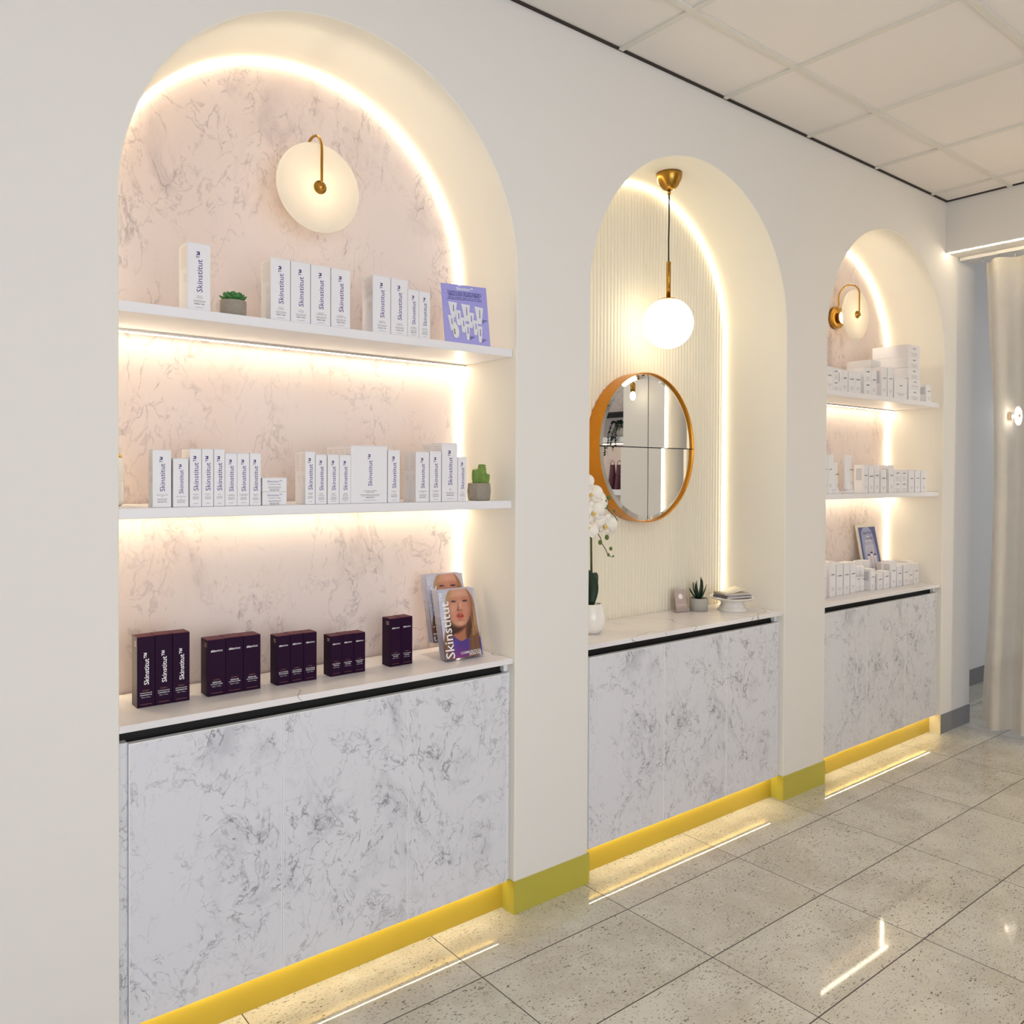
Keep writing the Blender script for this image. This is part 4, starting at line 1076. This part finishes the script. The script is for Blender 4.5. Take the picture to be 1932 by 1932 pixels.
c = thing('open_leaflet', (px, py, zz), 'cream folded leaflet lying open on top of the pedestal dish pile', 'leaflet', 'booklets on the pedestal dish')
xf = rz_xf((px+.002, py+.010, zz), math.radians(-10))
b = MB()
b.grid([[xf @ Vector((x, -.040, .0006+max(0, x+.02)*.18)) for x in (-.062, -.02, .02, .060)], [xf @ Vector((x, .042, .0006+max(0, x+.02)*.22)) for x in (-.062, -.02, .02, .060)]], mat('cream_paper', lin(238, 230, 212), .6))
obj('sheet', b, parent=c, solid=.0006)
b = MB()
for k in range(9):
    q = xf @ Vector((-.036+k*.011, -.034+.002*k, .0016+max(0, -.036+k*.011+.02)*.185)); b.ball(q, .0019, .0019, .0006, M_TXTG, 6, 4)
obj('dotted_print', b, parent=c)

# ------------------------------------------------------------------ far niche
GF = ['white cartons on the upper shelf of the far niche', 'white cartons on the lower shelf of the far niche', 'white cartons on the far countertop']
O3 = NX[2]
def c3(x, wd, y, zb_, zt_, d, label, g, **k): return carton(O3+x, y, zb_, wd-.0012, d, zt_-zb_, label, GF[g], far=True, **k)
U = 'on the upper far shelf'
za = SZ1+.0003; Yf = .036
for x, wd, zl, zh, d, lab, kw in (
    (.050, .062, za, 1.972, .05, 'medium white carton at the left end '+U, {}),
    (.1135, .047, za, 1.9145, .05, 'lower of two small stacked cartons near the left end '+U, {'logo': 'top'}),
    (.1135, .047, 1.9149, 1.971, .05, 'upper of two small stacked cartons near the left end '+U, {'logo': 'top'}),
    (.190, .057, za, 1.967, .05, 'single carton with a grey side, third group from left '+U, {'side': 2}),
    (.254, .060, za, 1.966, .05, 'left of two matching cartons in front of a long box '+U, {}),
    (.315, .055, za, 1.969, .05, 'right of two matching cartons in front of a long box '+U, {}),
    (.403, .070, za, 1.9298, .09, 'lower of two square stacked cartons left of centre '+U, {'logo': 'top'}),
    (.403, .070, 1.9302, 1.996, .09, 'upper of two square stacked cartons left of centre '+U, {'logo': 'top'}),
    (.474, .052, za, 1.986, .05, 'tall carton touching the right of the square stacked pair '+U, {}),
    (.576, .056, za, 2.013, .055, 'tall carton with a grey printed side in the middle '+U, {'side': 2}),
    (.640, .058, za, 2.016, .05, 'tall plain carton just left of the wide square carton '+U, {}),
    (.709, .141, za, 1.971, .05, 'wide square carton in front of the tall stack '+U, {}),
    (.868, .133, za, 1.9228, .10, 'lowest box of the five high stack at the right '+U, {'logo': 'top'}),
    (.868, .133, 1.9232, 1.9768, .10, 'second box from the bottom of the five high stack '+U, {'logo': 'top'}),
    (.861, .128, 1.9772, 2.0355, .20, 'middle long box of the five high stack '+U, {'logo': 'top'}),
    (.860, .128, 2.0359, 2.0955, .20, 'fourth long box from the bottom of the five high stack '+U, {'logo': 'top'}),
    (.860, .128, 2.0959, 2.1580, .20, 'topmost long box of the five high stack '+U, {'logo': 'top'}),
    (1.072, .057, za, 1.957, .045, 'small carton with a grey side, last at the right end '+U, {'side': 2})):
    c3(x, wd, Yf, zl, zh, d, lab, 0, **kw)
c3(.300, .100, .150, za, 1.998, .10, 'long plain box standing behind the two matching cartons '+U, 0, side=False)
c3(.600, .110, .110, za, 2.060, .13, 'large plain box standing behind the tall grey sided carton '+U, 0, side=False)
U = 'on the lower far shelf'
za = SZ2+.0003
for x, wd, zl, zh, d, lab, kw in (
    (.034, .040, za, 1.550, .04, 'tall white carton half hidden by the wall at left '+U, {}),
    (.076, .041, za, 1.550, .04, 'second tall white carton from the left '+U, {}),
    (.405, .046, za, 1.506, .05, 'carton with a grey side just right of the tubes '+U, {'side': 2}),
    (.458, .049, za, 1.499, .04, 'second slim carton right of the tubes '+U, {}),
    (.515, .050, za, 1.506, .04, 'third slim carton right of the tubes '+U, {}),
    (.580, .057, za, 1.483, .045, 'shorter carton left of the grey sided tall one '+U, {}),
    (.665, .052, za, 1.506, .05, 'tall carton left of the four small boxes '+U, {'side': 2}),
    (.719, .072, za, 1.4258, .05, 'lower left of the four small stacked boxes '+U, {'logo': 'top'}),
    (.719, .072, 1.4262, 1.483, .05, 'upper left of the four small stacked boxes '+U, {'logo': 'top'}),
    (.7935, .068, za, 1.4258, .05, 'lower right of the four small stacked boxes '+U, {'logo': 'top'}),
    (.7935, .068, 1.4262, 1.482, .05, 'upper right of the four small stacked boxes '+U, {'logo': 'top'}),
    (.880, .062, za, 1.481, .05, 'first of the last three cartons at the right end '+U, {}),
    (.951, .060, za, 1.484, .05, 'second of the last three cartons at the right end '+U, {}),
    (1.019, .064, za, 1.482, .05, 'last carton at the right end '+U, {})):
    c3(x, wd, Yf, zl, zh, d, lab, 1, **kw)
# standing tubes with crimped tops
def squeeze_tube(cx, cy, z, w, h, label):
    t = thing('squeeze_tube', (cx, cy, z), label, 'tube', 'white tubes on the lower shelf of the far niche')
    n = 28; rows = []
    for k in range(9):
        v = k/8; ry = (.021)*(1-v)+.0012*v; rx = (w/2)*(.86+.14*v)
        rows.append([(cx+rx*math.cos(2*PI*j/n), cy+ry*math.sin(2*PI*j/n), z+.020+(h-.030)*v) for j in range(n+1)])
    b = MB(); b.grid(rows, M_WHITE); obj('tube_body', b, parent=t)
    b = MB(); b.box(cx-w/2, cx+w/2, cy-.0014, cy+.0014, z+h-.0105, z+h, M_WHITE, .0005); obj('crimped_end', b, parent=t)
    b = MB(); b.lathe([(.0005, 0), (w*.40, 0), (w*.41, .002), (w*.41, .0195), (.0005, .0195)], (cx, cy, z), M_WHITE, 28); obj('cap', b, parent=t)
    L = MB(); put_text(L, 'medik8', (cx+.004, cy-.0165, z+h*.62), (1, 0, 0), (0, .12, 1), length=.030, m=M_TXTK, bold=.015)
    for j in range(3): quad(L, (cx+.004, cy-.0205, z+h*.30-j*.007), (1, 0, 0), (0, 0, 1), .03-.006*j, .0013, M_TXTG)
    obj('lettering', L, parent=t, recalc=False)
squeeze_tube(O3+.170, .062, za, .070, .152, 'shorter white squeeze tube, in front of two taller ones, lower far shelf')
squeeze_tube(O3+.215, .110, za, .074, .190, 'tall white squeeze tube behind the shorter one on the lower far shelf')
squeeze_tube(O3+.308, .066, za, .074, .190, 'tall white squeeze tube standing right of the other two tubes, far niche')
U = 'on the far countertop'
for x, wd, y, zh, d, lab, kw in (
    (.150, .052, .113, 1.002, .05, 'first tall carton, cut off by the pier at left '+U, {}),
    (.237, .055, .116, 1.020, .05, 'tallest slim carton, second from the left '+U, {}),
    (.306, .062, .120, 1.003, .05, 'third slim carton from the left '+U, {}),
    (.370, .054, .115, 1.006, .05, 'fourth slim carton from the left '+U, {}),
    (.452, .051, .125, 1.003, .06, 'fifth carton, left of the two round bottles '+U, {'side': 2}),
    (.632, .046, .113, .957, .055, 'short carton with a grey side right of the round bottles '+U, {'side': 2}),
    (.698, .057, .110, .928, .05, 'shortest front carton below the framed poster '+U, {'side': 2}),
    (.757, .055, .103, .938, .05, 'small carton with two marks right of the shortest one '+U, {'logo': 'top'}),
    (.834, .054, .103, .989, .055, 'tall carton covering the poster corner '+U, {'side': 2}),
    (.907, .057, .108, .956, .05, 'slim carton right of the tall poster corner carton '+U, {}),
    (.977, .058, .106, .960, .05, 'fourth carton from the right '+U, {}),
    (1.037, .050, .106, .928, .05, 'low carton, third from the right '+U, {}),
    (1.089, .060, .103, .960, .05, 'second carton from the right '+U, {}),
    (1.180, .0, .0, .0, 0, '', {})):
    if wd: c3(x, wd, y, zc, zh, d, lab, 2, **kw)
c3(1.128+.012, .056, .160, zc, .965, .05, 'last white carton standing alone at the right end '+U, 2, side=2)
c3(.685, .085, .190, zc, .990, .05, 'carton standing behind the shortest front carton '+U, 2)
c3(.905, .070, .170, zc, .967, .05, 'rear carton behind the slim one right of the poster '+U, 2)
c3(.990, .060, .170, zc, .972, .05, 'rear carton behind the fourth from the right '+U, 2)
c3(.075, .060, .180, zc, 1.018, .06, 'rear carton at the left end, behind the first carton '+U, 2)
c3(.225, .060, .178, zc, 1.012, .06, 'rear carton behind the tallest slim one '+U, 2)
for k, (x, zt_) in enumerate(((.541, .975), (.591, .973))):
    t = thing('round_bottle', (O3+x, .150, zc), '%s of the two round white bottles on the far countertop' % ('left', 'right')[k], 'bottle', 'round white bottles')
    h = zt_-zc
    b = MB(); b.lathe([(.0005, 0), (.0195, 0), (.0205, .002), (.0205, h*.60), (.0005, h*.60)], (O3+x, .150, zc), M_WHITE, 28); obj('bottle_body', b, parent=t)
    b = MB(); b.lathe([(.0005, h*.605), (.0202, h*.605), (.0202, h-.002), (.0185, h), (.0005, h)], (O3+x, .150, zc), M_WHITE, 28); obj('cap', b, parent=t)
    L = MB(); put_text(L, 'medik8', (O3+x, .150-.0212, zc+h*.50), (1, 0, 0), (0, 0, 1), length=.022, m=M_TXTK, bold=.015)
    quad(L, (O3+x, .150-.0212, zc+h*.20), (1, 0, 0), (0, 0, 1), .024, .0014, M_TXTG); obj('lettering', L, parent=t, recalc=False)
# framed poster leaning on the back panel
tl, tr, br, bl = (O3+.822, .300, 1.173), (O3+1.030, .300, 1.173), (O3+1.030, .235, zc+.0005), (O3+.822, .235, zc+.0005)
t = thing('framed_poster', (O3+.926, .26, zc), 'framed blue poster of three slim bottles leaning behind the far counter cartons', 'poster')
b = MB(); b.extrude([tl, tr, br, bl], (0, .010, 0), mat('pale_frame', lin(214, 208, 194), .5)); obj('frame', b, parent=t)
f = sheet_map(tl, tr, br, bl, ((0, 0), (210, 0), (210, 335), (0, 335)))
c = MB()
def PP(pts, cc, l): c.face([f(x, y, l) for x, y in pts], col(*cc))
PP([(12, 14), (198, 14), (198, 322), (12, 322)], (70, 80, 138), .0004)
PP(smoothpoly([(40, 16), (150, 14), (170, 120), (185, 250), (190, 320), (30, 320), (28, 200), (30, 100)], 1), (150, 156, 196), .0006)
PP(ell(100, 150, 50, 90), (186, 186, 206), .0008)
PP([(14, 255), (80, 252), (84, 318), (14, 320)], (46, 76, 168), .0010)
for k, (x, y) in enumerate(((78, 172), (112, 160), (146, 172))):
    PP([(x-13, y+28), (x+13, y+28), (x+13, y+104), (x-13, y+104)], (214, 210, 222), .0012)
    PP([(x-11, y+4), (x+11, y+4), (x+11, y+27), (x-11, y+27)], (224, 222, 228), .0012)
    PP([(x-13, y-5), (x+13, y-5), (x+13, y+4), (x-13, y+4)], (34, 40, 112), .0013)
    PP([(x-3, y-34), (x+2, y-34), (x+4, y-6), (x-5, y-6)], (170, 166, 176), .0012)
text_px(c, f, 'Dark Video', (52, 48), (158, 44), 22, col(84, 84, 112), .0014, .02)
text_px(c, f, 'Campaign', (66, 80), (152, 77), 18, col(96, 94, 104), .0014, .02)
for y in (102, 110): quad(c, f(105, y, .0014), (1, 0, 0), (tuple((Vector(tl)-Vector(bl)).normalized())), .11, .0022, col(120, 120, 140))
obj('poster_print', c, parent=t, recalc=False)

# ------------------------------------------------------------------ curtain, track, hallway end
b = MB(); b.box(4.440, 4.470, -1.46, -.006, ZS-.020, ZS-.0005, mat('white_track', lin(214, 210, 206), .4), .002)
tr_ = tag(obj('curtain_track', b), 'white curtain track fixed under the bulkhead at the right', 'curtain track')
def curtain(y0, y1, label, npl, seedo, left_lean):
    t = thing('curtain', (4.455, (y0+y1)/2, .05), label, 'curtain', 'linen curtains')
    rows = []; n = npl*16; nz = 26
    for j in range(nz+1):
        v = j/nz; z = .055+(ZS-.045-.055)*v
        amp = .022+.012*(1-v)
        row = []
        for k in range(n+1):
            s = k/n
            y = y0+(y1-y0)*s
            ph = 2*PI*npl*s
            y += left_lean(v)*(1-s)**6+.010*math.sin(ph*.5+seedo+2.2*(1-v))*(1-v)*min(1, s*6)
            amp = (.022+.012*(1-v))*(1+1.3*math.exp(-(s/.10)**2))
            x = 4.455+amp*math.sin(ph+seedo+.5*math.sin(3*s+2*v))+.010*math.sin(2.3*ph+1.7*seedo)*(1-v)
            row.append((x, y, z))
        rows.append(row)
    b = MB(); b.grid(rows, M_CURT); obj('fabric', b, parent=t)
    b = MB(); b.grid([[(x-.0015, y, z) for x, y, z in rows[-1]], [(x-.0015, y, z-.075) for x, y, z in rows[-1]]], M_CURT); obj('heading_tape', b, parent=t)
    for k in range(npl*2+1):
        y = y0+(y1-y0)*k/(npl*2); y = min(y, -.02)
        b = MB(); b.tube([(4.455, y, ZS-.019), (4.455, y, ZS-.035), (4.450, y, ZS-.048)], .0025, M_ALU, 6); obj('hook', b, parent=t)
def lean_(v):
    pts = [(0, .005), (.10, .000), (.22, -.022), (.40, -.037), (.52, -.045), (.68, -.040), (.86, -.012), (1, 0)]
    for (a, p), (b_, q) in zip(pts, pts[1:]):
        if v <= b_: return p+(q-p)*(v-a)/(b_-a)
    return 0
curtain(-.126, -1.44, 'pale linen curtain hanging in the opening at the right edge', 8, .9, lean_)

# ------------------------------------------------------------------ end wall niche and pendant (seen in the mirror)
for zt_, nm in ((1.955, 'top'), (1.755, 'middle'), (1.335, 'bottom')):
    b = MB(); b.box(XE+.012, XE+.315, YN1+.002, YN0-.002, zt_-(.018 if nm == 'top' else .045), zt_, M_BLACK if nm == 'top' else M_SHELF, .001)
    sh = tag(obj('shelf', b), ('%s white shelf of the marble niche reflected in the round mirror' % nm) if nm != 'top' else 'thin black top shelf of the marble niche reflected in the round mirror', 'shelf', 'shelves reflected in the mirror')
    if nm == 'middle':
        b = MB(); b.box(XE+.20, XE+.212, YN1+.01, YN0-.01, zt_-.052, zt_-.0455, M_LEDW); obj('led_strip', b, parent=sh)
px, py, pz = XE+.11, -2.02, 1.7555
t = thing('trailing_plant', (px, py, pz), 'trailing dark green plant on a shelf reflected in the round mirror', 'plant')
b = MB(); b.lathe([(.04, 0), (.048, .03), (.05, .07), (.046, .07), (.044, .06), (.0005, .06)], (px, py, pz), M_CERAM, 28); obj('pot', b, parent=t)
b = MB()
for k in range(7):
    a = PI+random.uniform(-.9, .9); pts = []
    for j in range(9):
        v = j/8; pts.append(Vector((px+math.cos(a)*(.02+.10*min(1, v*1.6))-.02*v, py+.05-.018*k*.9+math.sin(a)*.05*v-.03*v, pz+.07+.055*math.sin(PI*min(1, v*1.4))-.30*max(0, v-.35)*(0.5+k/9))))
    b.tube(pts, .0015, M_STEM, 5)
    for j in range(44):
        v = j/44*8; i0 = min(int(v), 7); c = pts[i0].lerp(pts[i0+1], v-i0)
        d = Vector((random.uniform(-1, 1), random.uniform(-1, 1), random.uniform(-.3, 1))).normalized()*.020
        leaf(b, c, c+d, .0085, m=M_LEAFD, n=3, round_=True)
obj('foliage', b, parent=t)
for k in range(3):
    y = -1.99-.075*k; z0 = 1.3355
    t = thing('patterned_bag', (XE+.13, y, z0), '%s dark purple patterned bag on the shelf reflected in the round mirror' % ('first', 'second', 'third')[k], 'bag', 'bags reflected in the mirror')
    b = MB(); rows = []
    for j in range(7):
        v = j/6; hw = .030*(1-.15*v); dd = .05*(1-.75*v)
        rows.append([(XE+.13+dd*math.cos(2*PI*q/16), y+hw*math.sin(2*PI*q/16), z0+.001+.20*v) for q in range(17)])
    b.grid(rows, mat('purple_pattern', lin(96, 52, 66), .6, var=.7, bscale=70)); obj('bag_body', b, parent=t)
    b = MB(); b.tube([(XE+.13, y+.022*math.cos(PI*q/8), z0+.20+.035*math.sin(PI*q/8)) for q in range(9)], .003, mat('rose_cord', lin(170, 120, 110), .6), 6); obj('handle', b, parent=t)
px, py = XE-.12, -1.712
t = thing('pendant_light', (px, py, ZC), 'bare bulb pendant with a brass holder reflected in the round mirror', 'pendant lamp')
b = MB(); b.lathe([(.0005, 0), (.04, 0), (.04, -.012), (.0005, -.014)], (px, py, ZC-.0085), M_BRASS, 28); obj('ceiling_cup', b, parent=t)
b = MB(); b.tube([(px, py, ZC-.02), (px, py, 2.16)], .003, M_CORD, 8); obj('cord', b, parent=t)
b = MB(); b.lathe([(.0005, 2.175), (.008, 2.175), (.008, 2.150), (.019, 2.148), (.019, 2.085), (.0005, 2.085)], (px, py, 0), M_BRASS, 28); obj('bulb_holder', b, parent=t)
b = MB(); b.ball((px, py, 2.052), .021, .021, .034, M_BULBB); obj('bulb', b, parent=t)
